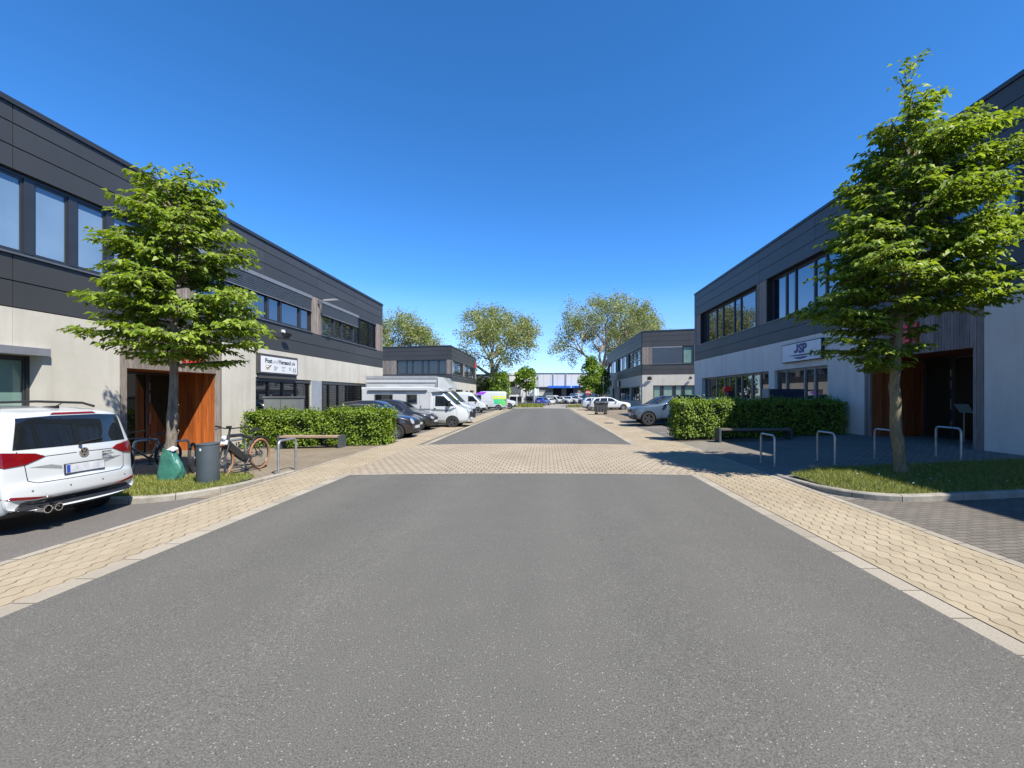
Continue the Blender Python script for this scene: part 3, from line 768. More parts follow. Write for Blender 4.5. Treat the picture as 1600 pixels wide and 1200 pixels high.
LB2, FF2, FS2 = far_building("office_building", "far left two storey building facing the camera behind the parked box truck", 'L', AL, BL, yl(744), ZL2, -.15,
    [dict(u0=uL(697.6), u1=uL(619.3), pattern=[.8, 1, .55, 1, .55, 1], mg=M_glass, mull=.14)],
    [dict(u0=1.2, u1=8.2, pattern=[1, .5, 1, .5], mg=M_glass), dict(u0=9.2, u1=SL_ - 1, pattern=[1, .5, 1, .5, 1], mg=M_glass)],
    [(4.0, 14, .7, 2.6, [1, 1, 1, 1], M_glass)], [(3.0, 8.0, .7, 2.5, [1, 1, 1], M_glass), (10, 12.2, -.2, 2.4, [1], M_glassdk), (13.5, 17.5, .7, 2.5, [1, 1], M_glass)],
    [uL(699), uL(652), uL(606)], [4.5, 9, 13.5], (SL_ - 1.6, 6.3, .03))
AR = (XR, F_PX * XR / (1003.5 - CX)); BR = (XR + 20, AR[1] - 6.0)
def uR(px):
    t = (px - CX) / F_PX; d = Vector(BR) - Vector(AR); d /= d.length
    return (t * AR[1] - AR[0]) / (d.x - t * d.y)
ZR2 = dict(band=4.25, wb=5.5, wt=7.65, roof=9.65, low=[4.25, 4.88, 5.5], up=[7.65, 8.3, 8.95, 9.54])
SR_ = yr(949) - AR[1]
RB2, FF3, FS3 = far_building("office_building", "far right two storey building with green tinted windows on its sunlit end wall", 'R', AR, BR, yr(949), ZR2, .30,
    [dict(u0=uR(1019), u1=uR(1066.5), pattern=[1, 1, 1, 1], mg=M_glass, blind=[(.98, M_blind, 0, 1)]), dict(u0=uR(1066.9), u1=uR(1084.5), pattern=[1], mg=M_glassg)],
    [dict(u0=.8, u1=yr(981.5) - AR[1], pattern=[.4, 1, .5, 1, .5, 1], mg=M_glass), dict(u0=yr(979) - AR[1], u1=yr(965.5) - AR[1], pattern=[.4, 1, .5, 1, .5], mg=M_glass), dict(u0=yr(963) - AR[1], u1=SR_ - 1, pattern=[.4, 1, .5, 1], mg=M_glass)],
    [(uR(1020.5), uR(1086), 1.1, 2.95, [.8, .1, 1.1, .1, .7, .1, 1.1], M_glassg)], [(1.0, yr(985) - AR[1], 1.0, 2.9, [1, 1, 1, 1], M_glass), (yr(984) - AR[1], yr(967) - AR[1], 1.0, 2.9, [1, 1, 1, 1], M_glass), (yr(960) - AR[1], yr(957) - AR[1], .3, 3.0, [1], M_glassdk)],
    [uR(1018.5), uR(1077)], [5, 10, 15, 20, 25], (SR_ - 1.0, 7.2, .03))
# ------------------------------------------------------------------ vehicles
def interp(st, x):
    for (a, za), (b, zb_) in zip(st, st[1:]):
        if min(a, b) <= x <= max(a, b): return za if a == b else za + (zb_ - za) * (x - a) / (b - a)
    return st[0][1]
def shell(sp):
    """closed body lofted along the side profile sp['st'] = [(x, z_top)] from nose to tail"""
    L, W = sp['L'], sp['W']; st = []
    for (a, za), (b, zb_) in zip(sp['st'], sp['st'][1:]):
        n = max(1, int(math.hypot(a - b, za - zb_) / .16))
        st += [(a + (b - a) * i / n, za + (zb_ - za) * i / n) for i in range(n)]
    st.append(sp['st'][-1])
    vs = []; rn = None
    for x, zt in st:
        t = min(1, abs(x) / (L / 2)); tp = sp.get('tapF', .2) if x > 0 else sp.get('tapR', .14)
        w = W / 2 * (1 - tp * max(0, (t - .6) / .4) ** 2.4)
        zb_ = sp['zb'] + .1 * max(0, (t - .82) / .18) ** 2
        zbe = max(min(sp['belt'] + sp.get('rise', .0) * (.5 - x / L), zt - .07), zb_ + .14)
        h = max(zt - zbe, .03); tum = sp['tum']; wb = w * .985; wr = wb - tum * h - .015
        q = [(0, zb_), (w * .8, zb_), (w * .965, zb_ + .06), (w * .995, zb_ + .4 * (zbe - zb_)), (w, zb_ + .72 * (zbe - zb_)), (wb, zbe),
             (wb - tum * h * .5 - .005, zbe + .5 * h), (wr, zt - min(.07, .3 * h)), (wr - .1, zt - .008), (wr * .5, zt + .012), (0, zt + .02)]
        cf, ce = sp.get('curvF', .2), sp.get('curvR', .12)
        kx = max(0, (x - (L / 2 - .7)) / .7); kr = max(0, (-x - (L / 2 - .6)) / .6)
        X = lambda y: x - cf * kx * (abs(y) / (W / 2)) ** 2.6 + ce * kr * (abs(y) / (W / 2)) ** 2.6
        ring = [(X(y), y, z) for y, z in q] + [(X(y), -y, z) for y, z in q[-2:0:-1]]
        rn = len(ring); vs += ring
    k = len(st); fs = []
    for i in range(k - 1):
        for j in range(rn):
            j2 = (j + 1) % rn; fs.append((i * rn + j, i * rn + j2, (i + 1) * rn + j2, (i + 1) * rn + j))
    fs.append(tuple(range(rn))); fs.append(tuple(range((k - 1) * rn, k * rn))[::-1])
    me = bpy.data.meshes.new("shell"); me.from_pydata(vs, [], fs)
    bm = bmesh.new(); bm.from_mesh(me); bmesh.ops.recalc_face_normals(bm, faces=bm.faces); bm.to_mesh(me); bm.free()
    return me
def cut_arches(me, cuts, W, depth=.34, sub=1):
    ob = bpy.data.objects.new("shell", me); COL.objects.link(ob)
    if sub: s_ = ob.modifiers.new("s", 'SUBSURF'); s_.levels = s_.render_levels = sub
    cs = []
    for x, z, r in cuts:
        for sy in (-1, 1):
            mb = MB(); mb.lathe([(r, sy * (W / 2 - depth)), (r, sy * (W / 2 + .3))], 36, (x, 0, z), 'y')
            c = mb.build("cutter", M_black); cs.append(c)
            b = ob.modifiers.new("b", 'BOOLEAN'); b.object = c; b.operation = 'DIFFERENCE'; b.solver = 'EXACT'
    out = applied(ob); kill(ob, *cs); return out
def bvh_of(me):
    return BVHTree.FromPolygons([v.co.copy() for v in me.vertices], [tuple(p.vertices) for p in me.polygons])
def patch(mb, bvh, outline, ang, off=.006, mi=0, seg=.09, skirt=.02, ax=None):
    """outline (s, z) seen from horizontal direction ang (0 nose, 90 left, 180 tail), laid onto the body surface"""
    a = R(ang); o = Vector((math.cos(a), math.sin(a), 0)); sx = Vector((-math.sin(a), math.cos(a), 0))
    if ax is not None:      # outline given as (|y|-signed, z) on a body whose corner sits at x = ax
        q = 1 if sx.y > 0 else -1; outline = [(sx.x * ax + sx.y * q * s, z) for s, z in outline]
    bm = bmesh.new(); f = bm.faces.new([bm.verts.new((s, z, 0)) for s, z in outline])
    bmesh.ops.triangulate(bm, faces=[f])
    for _ in range(5):
        es = [e for e in bm.edges if e.calc_length() > seg]
        if not es: break
        bmesh.ops.subdivide_edges(bm, edges=es, cuts=1); bmesh.ops.triangulate(bm, faces=[f for f in bm.faces if len(f.verts) > 3])
    bm.verts.index_update(); ps = []; last = None
    hits = {}
    for v in bm.verts:
        O = o * 9 + sx * v.co.x + Vector((0, 0, v.co.y)); h = bvh.ray_cast(O, -o, 12)
        hits[v.index] = h if h[0] is not None else None
    ok = [h for h in hits.values() if h]
    if not ok: bm.free(); return
    md = sorted((h[0].dot(o)) for h in ok)[len(ok) // 2]
    for v in bm.verts:
        h = hits[v.index]
        ps.append(h[0] + (h[1] if h[1].dot(o) > 0 else -h[1]) * off if h else o * md + sx * v.co.x + Vector((0, 0, v.co.y)))
    fs = [tuple(v.index for v in f.verts) for f in bm.faces]
    be = [e for e in bm.edges if len(e.link_faces) == 1]
    n = len(ps); m = {}
    for e in be:
        for v in e.verts:
            if v.index not in m: m[v.index] = len(ps); ps.append(ps[v.index] - o * skirt)
    for e in be: a_, b_ = e.verts[0].index, e.verts[1].index; fs.append((a_, b_, m[b_], m[a_]))
    bm.free(); mb.add(ps, fs, mi)
def sidep(mb, bvh, outline, side, **k):   # outline in (x, z); side +1 left, -1 right
    patch(mb, bvh, [((-x if side > 0 else x), z) for x, z in outline], 90 * side, **k)
def seam(mb, bvh, pts, ang, w_=.007, off=.003, mi=0, side=None):
    for (a, za), (b, zb_) in zip(pts, pts[1:]):
        d = Vector((b - a, zb_ - za)); L_ = d.length
        if L_ < 1e-6: continue
        n = Vector((-d.y, d.x)) / L_ * w_ / 2
        o = [(a + n.x, za + n.y), (b + n.x, zb_ + n.y), (b - n.x, zb_ - n.y), (a - n.x, za - n.y)]
        if side is not None: sidep(mb, bvh, o, side, off=off, mi=mi, skirt=.004)
        else: patch(mb, bvh, o, ang, off=off, mi=mi, skirt=.004)
M_carglass = glass("car_glass", (.012, .015, .018), ior=1.7)
M_head = glass("headlight_lens", (.34, .36, .38), ior=1.7, rough=.05, c2=(.10, .11, .12))
M_tail = glass("taillight_lens", (.19, .004, .007), ior=1.5, rough=.06, c2=(.08, .002, .004))
M_chrome = pm("chrome", (.7, .7, .72), rough=.18, metal=1.0)
M_rim = pm("alloy_rim", (.5, .51, .53), (.42, .43, .45), rough=.3, metal=.8)
M_rimdk = pm("dark_alloy_rim", (.12, .12, .125), rough=.35, metal=.7)
M_plate = pm("number_plate", (.52, .53, .55), (.36, .37, .40), rough=.5, scale=9)
M_eu = pm("plate_blue", (.02, .06, .35), rough=.5)
WHEELS = {}
def wheel_mesh(r, wd, kindw):
    k = (r, wd, kindw)
    if k in WHEELS: return WHEELS[k]
    t = MB(); ri = r * .66
    t.lathe([(ri, -wd / 2), (r * .93, -wd / 2), (r * .985, -wd * .42), (r, -wd * .25), (r, wd * .25), (r * .985, wd * .42), (r * .93, wd / 2), (ri, wd / 2)], 32, axis='y', closed=True)
    to = t.build("wheel", M_rubber, smooth=30)
    m = MB()
    m.lathe([(ri, -wd * .4), (ri + .005, -wd * .47), (ri - .02, -wd * .47), (ri - .035, -wd * .3), (ri - .04, wd * .4), (ri, wd * .4)], 32, axis='y', closed=True)
    m.lathe([(0, -wd * .40), (.05, -wd * .40), (.065, -wd * .3), (.065, wd * .2), (0, wd * .2)], 16, axis='y', mi=0)
    n = {'ten': 10, 'five': 5, 'steel': 12, 'dark': 5}[kindw]
    for i in range(n):
        a = 2 * math.pi * i / n; ws = {'ten': .022, 'five': .045, 'steel': .06, 'dark': .05}[kindw]
        M = Matrix.Rotation(a, 3, 'Y'); m.rbox(M @ Vector(((ri + .04) / 2, -wd * .34, 0)), ((ri - .04) / 2, .014, ws), M)
    m.lathe([(0, wd * .0), (ri - .03, wd * .0), (ri - .03, wd * .05), (0, wd * .05)], 24, axis='y', mi=1)
    ro = m.build("rim", [M_rimdk if kindw == 'dark' else M_rim, M_black], smooth=30)
    me = (to.data, ro.data); bpy.data.objects.remove(to); bpy.data.objects.remove(ro)
    WHEELS[k] = me; return me
def wheels(root, xs, tr, r, wd=.21, kindw='ten'):
    a, b = wheel_mesh(r, wd, kindw)
    for x in xs:
        for s_ in (-1, 1):
            o = mesh_obj("wheel", a, root); o.location = (x, s_ * tr, r)
            if s_ > 0: o.rotation_euler = (0, 0, math.pi)
            mesh_obj("rim", b, o)
def car(name, label, cat, loc, rz, sp, pmat, group=None, detail=1, sub=1, wk='ten', scale=1.0):
    root = thing(name, label, cat, loc, rz, group); root.scale = (scale,) * 3
    r = sp['r']; xf, xr = sp['xf'], sp['xr']
    me = cut_arches(shell(sp), [(xf, r, r + .055), (xr, r, r + .055)], sp['W'], sub=sub)
    bvh = bvh_of(me)
    me.materials.clear(); me.materials.append(pmat); me.materials.append(M_black)
    me.polygons.foreach_set("material_index", [0] * len(me.polygons))
    for p in me.polygons:                      # wheel houses and underside are black
        c = p.center
        for wx in (xf, xr):
            if abs(math.hypot(c.x - wx, c.z - r) - (r + .055)) < .03 and abs(c.y) > .3 and abs(p.normal.y) < .45: p.material_index = 1
            if math.hypot(c.x - wx, c.z - r) < r + .06 and abs(p.normal.y) > .9 and abs(c.y) < sp['W'] / 2 - .3: p.material_index = 1
        if 'roofz' in sp and c.z > sp['roofz'] and p.normal.z > .3: p.material_index = 1
        if p.normal.z < -.7 and c.z < sp['zb'] + .2: p.material_index = 1
    smooth_mesh(me, 38); me.name = "body"
    mesh_obj("body", me, root)
    wheels(root, (xf, xr), sp['W'] / 2 - .13, r, kindw=wk)
    for poly in sp['side']:
        for s_ in (1, -1):
            g = MB(); sidep(g, bvh, poly, s_, off=.004); g.build("window", M_carglass, root, smooth=60)
    g = MB(); patch(g, bvh, sp['ws'], 0, off=.004); g.build("windscreen", M_carglass, root, smooth=60)
    if 'rw' in sp: g = MB(); patch(g, bvh, sp['rw'], 180, off=.004); g.build("rear_window", M_carglass, root, smooth=60)
    for nm_, outs, mt in (("headlight", sp.get('head', []), M_head), ("taillight", sp.get('tail', []), M_tail)):
        for o_, ang in outs:
            for s_ in (1, -1):
                g = MB(); patch(g, bvh, [(x * s_, z) for x, z in o_], ang * s_ if nm_ == "headlight" else 180 - (ang * s_), off=.014, ax=(sp["L"] / 2 - .2) * (1 if nm_ == "headlight" else -1)); g.build(nm_, mt, root, smooth=60)
    if 'grille' in sp:
        g = MB(); 
        for o_ in sp['grille']: patch(g, bvh, o_, 0, off=.008)
        g.build("grille", M_black, root, smooth=60)
    for o_, ang in sp.get('trimF', []):
        for s_ in (1, -1):
            g = MB(); patch(g, bvh, [(x * s_, z) for x, z in o_], ang * s_, off=.009, ax=sp['L'] / 2 - .2); g.build("front_trim", M_black, root, smooth=60)
    if 'plateF' in sp:
        z = sp['plateF']; g = MB(); x0 = bvh.ray_cast(Vector((9, 0, z)), Vector((-1, 0, 0)), 20)[0]; x0 = x0.x if x0 else sp['L'] / 2
        g.box(x0 - .01, x0 + .025, -.26, .26, z - .055, z + .055); g.build("number_plate", M_plate, root)
    if 'plateR' in sp:
        z = sp['plateR']; g = MB(); x0 = bvh.ray_cast(Vector((-9, 0, z)), Vector((1, 0, 0)), 20)[0]; x0 = x0.x if x0 else -sp['L'] / 2
        g.box(x0 - .025, x0 + .01, -.26, .26, z - .055, z + .055); g.build("number_plate", M_plate, root)
    if 'mir' in sp:
        for s_ in (1, -1):
            x, z = sp['mir']; g = MB(); h = bvh.ray_cast(Vector((x, s_ * 5, z)), Vector((0, -s_, 0)), 10)[0]; y = h.y if h else s_ * sp['W'] / 2
            g.lathe([(.02, -.09), (.075, -.05), (.09, .02), (.08, .06), (.0, .07)], 10, (x, y + s_ * .12, z + .02), 'x'); g.tube([(x, y - s_ * .02, z - .02), (x, y + s_ * .08, z)], .02, 6)
            g.build("wing_mirror", pmat if sp.get('mirp', 1) else M_black, root, smooth=50)
    if detail:
        g = MB()
        for pts in sp.get('seams', []):
            for s_ in (1, -1): seam(g, bvh, pts, 0, side=s_)
        if g.f: g.build("door_seams", M_black, root)
        if 'clad' in sp:
            g = MB()
            for o_ in sp['clad']:
                for s_ in (1, -1): sidep(g, bvh, o_, s_, off=.008)
            if 'cladF' in sp: patch(g, bvh, sp['cladF'], 0, off=.008)
            g.build("lower_trim", M_black, root, smooth=60)
        for hx, hz in sp.get('handles', []):
            for s_ in (1, -1):
                g = MB(); sidep(g, bvh, [(hx - .09, hz - .014), (hx + .09, hz - .014), (hx + .09, hz + .014), (hx - .09, hz + .014)], s_, off=.03); g.build("door_handle", pmat, root)
    return root, bvh
def mir(pts): return [(x, z) for x, z in pts]
# body types: nose at +x
hatch = dict(L=4.1, W=1.76, zb=.2, belt=.93, rise=.1, tum=.42, r=.32, xf=1.28, xr=-1.25, tapF=.26,
    st=[(2.05, .62), (2.0, .74), (1.8, .86), (1.15, 1.0), (.95, 1.04), (.2, 1.44), (-.1, 1.49), (-.7, 1.5), (-1.5, 1.42), (-1.85, 1.05), (-1.98, .95), (-2.05, .62)],
    side=[[(.62, 1.0), (.16, 1.36), (-.3, 1.41), (-.33, 1.0)], [(-.4, 1.0), (-.37, 1.41), (-1.05, 1.38), (-1.42, 1.1), (-1.4, 1.04)]],
    ws=[(-.66, 1.07), (.66, 1.07), (.55, 1.42), (-.55, 1.42)], rw=[(-.55, 1.09), (.55, 1.09), (.5, 1.36), (-.5, 1.36)],
    head=[([(.30, .70), (.62, .78), (.66, .66), (.40, .60)], 30)], tail=[([(.34, .95), (.66, .97), (.64, .78), (.42, .8)], -28)],
    grille=[[(-.42, .56), (.42, .56), (.5, .70), (-.5, .70)], [(-.5, .3), (.5, .3), (.45, .46), (-.45, .46)]], plateF=.5, plateR=.8, mir=(.55, 1.0),
    seams=[[(.75, .3), (.78, .95)], [(-.36, .3), (-.36, 1.0)], [(-1.0, .55), (-1.25, .95)]], handles=[(-.2, .9), (-1.1, .93)])
mini = dict(hatch, L=3.8, W=1.7, tum=.34, belt=.95, rise=.06, r=.32, xf=1.2, xr=-1.25, tapF=.3, tapR=.2,
    st=[(1.9, .55), (1.88, .72), (1.78, .86), (1.35, .96), (.85, 1.02), (.75, 1.04), (.28, 1.37), (0, 1.42), (-.8, 1.42), (-1.5, 1.37), (-1.75, .98), (-1.86, .85), (-1.9, .5)],
    side=[[(.55, 1.02), (.22, 1.32), (-.35, 1.36), (-.37, 1.02)], [(-.43, 1.02), (-.41, 1.36), (-1.4, 1.33), (-1.6, 1.05)]],
    head=[([(.44 + .13 * math.cos(q * .524), .74 + .115 * math.sin(q * .524)) for q in range(12)], 28)],
    grille=[[(-.42, .58), (.42, .58), (.46, .70), (.36, .78), (-.36, .78), (-.46, .70)], [(-.55, .27), (.55, .27), (.5, .40), (-.5, .40)]], plateF=.5)
suv = dict(roofz=1.5, L=4.5, W=1.86, zb=.26, belt=1.06, rise=.12, tum=.40, r=.365, xf=1.36, xr=-1.33, tapF=.2,
    st=[(2.25, .75), (2.23, .9), (2.1, 1.0), (1.0, 1.12), (.76, 1.15), (-.05, 1.57), (-.35, 1.64), (-.9, 1.66), (-1.5, 1.6), (-1.95, 1.2), (-2.12, 1.1), (-2.25, .75)],
    side=[[(.48, 1.13), (-.02, 1.48), (-.42, 1.55), (-.45, 1.12)], [(-.53, 1.12), (-.50, 1.55), (-1.1, 1.52), (-1.2, 1.18)], [(-1.26, 1.2), (-1.16, 1.5), (-1.45, 1.47), (-1.72, 1.3)]],
    ws=[(-.7, 1.16), (.7, 1.16), (.58, 1.55), (-.58, 1.55)], rw=[(-.6, 1.22), (.6, 1.22), (.52, 1.5), (-.52, 1.5)],
    head=[([(.40, .92), (.60, .95), (.64, .78), (.52, .66), (.5, .8)], 32)], tail=[([(.3, 1.1), (.72, 1.12), (.7, .95), (.4, 1.0)], -26)],
    grille=[[(-.55, .66), (.55, .66), (.62, .86), (-.62, .86)], [(-.6, .36), (.6, .36), (.55, .52), (-.55, .52)]], plateF=.55, plateR=.85, mir=(.4, 1.15),
    seams=[[(.62, .4), (.65, 1.08)], [(-.49, .4), (-.49, 1.1)], [(-1.05, .7), (-1.3, 1.1)]], handles=[(-.3, .98), (-1.1, 1.02)],
    clad=[[(.8, .30), (-.8, .30), (-.8, .40), (.8, .40)]], cladF=[(-.7, .30), (.7, .30), (.66, .37), (-.66, .37)],
    trimF=[([(.5, .36), (.86, .36), (.84, .56), (.66, .60), (.5, .52)], 30), ([(.40, .70), (.62, .74), (.60, .84), (.42, .86)], 25)])
wagon = dict(hatch, L=4.66, W=1.8, belt=.9, rise=.08, tum=.42, r=.325, xf=1.4, xr=-1.4,
    st=[(2.33, .6), (2.28, .72), (2.05, .84), (1.2, .97), (1.0, 1.0), (.2, 1.4), (-.1, 1.45), (-.9, 1.46), (-1.8, 1.4), (-2.1, 1.02), (-2.27, .92), (-2.33, .6)],
    side=[[(.66, .97), (.18, 1.32), (-.3, 1.37), (-.33, .97)], [(-.4, .97), (-.37, 1.37), (-1.1, 1.35), (-1.2, .99)], [(-1.27, 1.0), (-1.17, 1.35), (-1.6, 1.31), (-1.86, 1.04)]],
    tail=[([(.3, .97), (.7, .99), (.68, .76), (.42, .8)], -28)], ws=[(-.66, 1.04), (.66, 1.04), (.55, 1.38), (-.55, 1.38)], mir=(.6, .97),
    seams=[[(.85, .3), (.88, .92)], [(-.36, .3), (-.36, .95)], [(-1.1, .55), (-1.25, .95)]])
van = dict(L=5.2, W=1.98, zb=.26, belt=1.25, rise=0, tum=.07, r=.34, xf=1.65, xr=-1.55, tapF=.2, tapR=.03,
    st=[(2.6, .6), (2.58, .92), (2.45, 1.08), (1.95, 1.28), (1.85, 1.32), (1.1, 2.12), (.75, 2.32), (.3, 2.38), (-2.3, 2.36), (-2.54, 2.25), (-2.6, 1.9), (-2.6, .6)],
    side=[[(1.62, 1.3), (1.1, 1.9), (.55, 1.92), (.55, 1.3)]],
    ws=[(-.82, 1.36), (.82, 1.36), (.8, 2.08), (-.8, 2.08)], rw=[(-.75, 1.35), (.75, 1.35), (.72, 2.0), (-.72, 2.0)],
    head=[([(.52, .98), (.7, 1.12), (.72, .84), (.58, .76)], 32)], tail=[([(.86, 1.4), (.95, 1.4), (.95, .85), (.86, .85)], 0)],
    grille=[[(-.6, .7), (.6, .7), (.5, .94), (-.5, .94)], [(-.7, .32), (.7, .32), (.7, .56), (-.7, .56)]], plateF=.52, plateR=.75, mir=(1.5, 1.36), mirp=0,
    seams=[[(1.7, .45), (1.72, 1.25)], [(.5, .4), (.5, 2.1)], [(-.75, .4), (-.75, 2.2)], [(.5, 1.1), (-.75, 1.1)]], handles=[(.65, 1.15)],
    clad=[[(2.5, .34), (2.02, .34), (2.05, .62), (2.5, .62)], [(1.2, .32), (-1.15, .32), (-1.15, .44), (1.2, .44)]], cladF=[(-.75, .34), (.75, .34), (.72, .60), (-.72, .60)],
    trimF=[([(.5, .34), (.95, .34), (.93, .64), (.5, .62)], 34)])
touran = dict(L=4.2, W=1.88, curvR=.2, zb=.22, belt=.98, rise=.06, tum=.30, r=.315, xf=1.3, xr=-1.25, tapF=.22, tapR=.10,
    st=[(2.1, .62), (2.06, .76), (1.8, .92), (1.3, 1.02), (1.15, 1.05), (.3, 1.50), (0, 1.57), (-.7, 1.605), (-1.5, 1.585), (-1.86, 1.54), (-1.9, 1.51), (-1.985, 1.12), (-2.0, 1.06), (-2.03, .97), (-2.045, .80), (-2.05, .68), (-2.09, .665), (-2.1, .52), (-2.1, .44)],
    side=[[(.78, 1.05), (.3, 1.38), (-.15, 1.44), (-.18, 1.05)], [(-.26, 1.05), (-.23, 1.45), (-1.0, 1.46), (-1.03, 1.05)], [(-1.1, 1.06), (-1.07, 1.46), (-1.55, 1.43), (-1.7, 1.12)]],
    ws=[(-.7, 1.1), (.7, 1.1), (.6, 1.46), (-.6, 1.46)],
    head=[([(.40, .80), (.62, .86), (.66, .70), (.46, .66)], 30)], grille=[[(-.5, .60), (.5, .60), (.5, .70), (-.5, .70)]], plateF=.45, mir=(.7, 1.06),
    seams=[[(-.22, .35), (-.22, 1.0)], [(-1.0, .6), (-1.06, 1.0)]], handles=[(-.05, .9), (-.95, .92)])

# ---- white people carrier, tail towards the street
P_white = paint("white", (.47, .492, .497)); P_white2 = paint("soft_white", (.42, .44, .46))
YC = 6.32; XT = -6.64
mpv, bvh = car("parked_car", "large white people carrier parked tail out in left foreground", "car", (XT - 2.1, YC, gz(-8.4)), math.pi, touran, P_white, sub=2, detail=1)
mpv.scale = (1, 1, 1.055)
g = MB(); patch(g, bvh, [(-.74, 1.09), (.74, 1.09), (.66, 1.475), (.3, 1.495), (-.3, 1.495), (-.66, 1.475)], 180, off=.004, seg=.06); rwin = g.build("rear_window", M_carglass, mpv, smooth=60)
g = MB(); patch(g, bvh, [(-.30, 1.51), (.30, 1.51), (.26, 1.53), (-.26, 1.53)], 180, off=.01); g.build("brake_light", M_tail, mpv)
for s_ in (1, -1):
    g = MB(); patch(g, bvh, [(x * s_, z) for x, z in [(.455, .985), (.55, 1.03), (.88, 1.07), (.94, 1.04), (.945, .90), (.85, .885), (.66, .905)]], 180 + s_ * 14, off=.012, seg=.05, ax=-1.98); g.build("taillight", M_tail, mpv, smooth=60)
    g = MB(); patch(g, bvh, [(x * s_, z) for x, z in [(.42, .475), (.80, .53), (.86, .525), (.84, .50), (.60, .47)]], 180, off=.008); g.build("reflector", M_tail, mpv, smooth=60)
    g = MB(); g.tube([(-1.55, s_ * .60, 1.60), (-1.35, s_ * .615, 1.65), (-.6, s_ * .63, 1.67), (.1, s_ * .62, 1.65), (.3, s_ * .61, 1.57)], .018, 8); g.build("roof_rail", M_black, mpv, smooth=50)
g = MB()
for pts in ([(-.62, .99), (-.47, 1.0)], [(.47, 1.0), (.62, .99)], [(-.66, .90), (-.64, .70), (-.56, .665), (.56, .665), (.64, .70), (.66, .90)], [(-.46, .985), (-.08, .992)], [(.08, .992), (.46, .985)], [(-.71, 1.07), (-.7, .98)], [(.71, 1.07), (.7, .98)]): seam(g, bvh, pts, 180)
g.build("tailgate_seam", M_black, mpv)
g = MB(); patch(g, bvh, [(-.62, .865), (-.28, .80), (-.28, .84), (-.40, .875)], 180, off=.002); patch(g, bvh, [(.62, .865), (.28, .80), (.28, .84), (.40, .875)], 180, off=.002); g.build("tailgate_crease_shade", pm("crease_shade_grey", (.2, .21, .215), rough=.4), mpv)  # flat grey patches paint in the shade of the tailgate crease
g = MB(); patch(g, bvh, [(-.80, .34), (.80, .34), (.70, .44), (.45, .455), (-.45, .455), (-.70, .44)], 180, off=.010, seg=.06); g.build("rear_diffuser", M_black, mpv, smooth=60)
g = MB(); xb = bvh.ray_cast(Vector((-9, 0, .80)), Vector((1, 0, 0)), 20)[0].x
M_ = Matrix.Rotation(R(3), 3, 'Y'); g.rbox((xb - .022, 0, .79), (.006, .26, .056), M_); g.rbox((xb - .0285, .235, .79), (.002, .022, .05), M_, 1)
g.rbox((xb - .012, 0, .79), (.008, .272, .066), M_, 2)
g.build("number_plate", [M_plate, M_eu, M_black], mpv)
ex = bvh.ray_cast(Vector((-9, 0, 1.0)), Vector((1, 0, 0)), 20)[0].x - .012
em = MB(); em.lathe([(0, ex), (.062, ex), (.064, ex - .006), (0, ex - .006)], 28, (0, 0, .985), 'x', 1)
em.lathe([(.052, ex - .004), (.064, ex - .004), (.064, ex - .011), (.052, ex - .011)], 28, (0, 0, .985), 'x', 0, closed=True)
def stroke(mb, p, q, w_, x0, x1, mi=0):
    a, b = Vector(p), Vector(q); d = (b - a).normalized(); n = Vector((-d.y, d.x)) * w_ / 2
    mb.prism([tuple(a + n), tuple(b + n), tuple(b - n), tuple(a - n)], lambda y, z, t: (t, y, z), x0, x1, mi)
for p, q in (((.022, .045), (.003, .006)), ((-.022, .045), (-.003, .006))): stroke(em, (p[0], p[1] + .985), (q[0], q[1] + .985), .011, ex - .010, ex - .004)
for p, q in (((.047, .020), (.022, -.043)), ((.022, -.043), (.001, -.004)), ((-.001, -.004), (-.022, -.043)), ((-.022, -.043), (-.047, .020))): stroke(em, (p[0], p[1] + .985), (q[0], q[1] + .985), .011, ex - .010, ex - .004)
em.build("emblem", [M_chrome, M_black], mpv)
bd = MB()
for i, (t_, zz) in enumerate((("BEYOND", .945), ("SIMPLICITY", .91))):
    text_mesh(bd, t_, .036, (ex - .022, -.24, zz), (0, -1, 0), (0, 0, 1), (-1, 0, 0), .0012, .001)
bd.build("badge_lettering", M_ink, mpv)
wp = MB(); wp.tube([(xb + .0, .06, 1.10), (-1.99, .0, 1.115), (-1.975, -.32, 1.15)], [.02, .014, .009], 8); wp.build("wiper", M_black, mpv)
ep = MB()
for y in (.40, .53): ep.lathe([(.042, -2.12), (.05, -2.12), (.05, -1.9), (.042, -1.9)], 16, (0, y, .33), 'x', closed=True)
ep.build("exhaust_pipe", M_chrome, mpv, smooth=30)
an = MB(); an.rbox((-1.55, .0, 1.595), (.09, .03, .02), Matrix.Rotation(R(4), 3, 'Y')); an.tube([(-1.60, 0, 1.6), (-1.72, 0, 1.66)], [.012, .005], 6); an.build("roof_aerial", M_black, mpv)
ps = MB()
for y in (-.62, -.22, .22, .62):
    hx = bvh.ray_cast(Vector((-9, y, .575)), Vector((1, 0, 0)), 20)[0].x; ps.lathe([(0, hx - .003), (.012, hx - .003), (.012, hx + .03), (0, hx + .03)], 10, (0, y, .575), 'x')
ps.build("parking_sensor", M_framelt, mpv)
hr = MB()
for y in (-.4, .4):   # head restraints seen through the tailgate glass are dark shapes behind it; built inside the cabin
    hr.box(-1.2, -1.1, y - .13, y + .13, 1.08, 1.25)
hr.build("head_restraint", M_black, mpv)

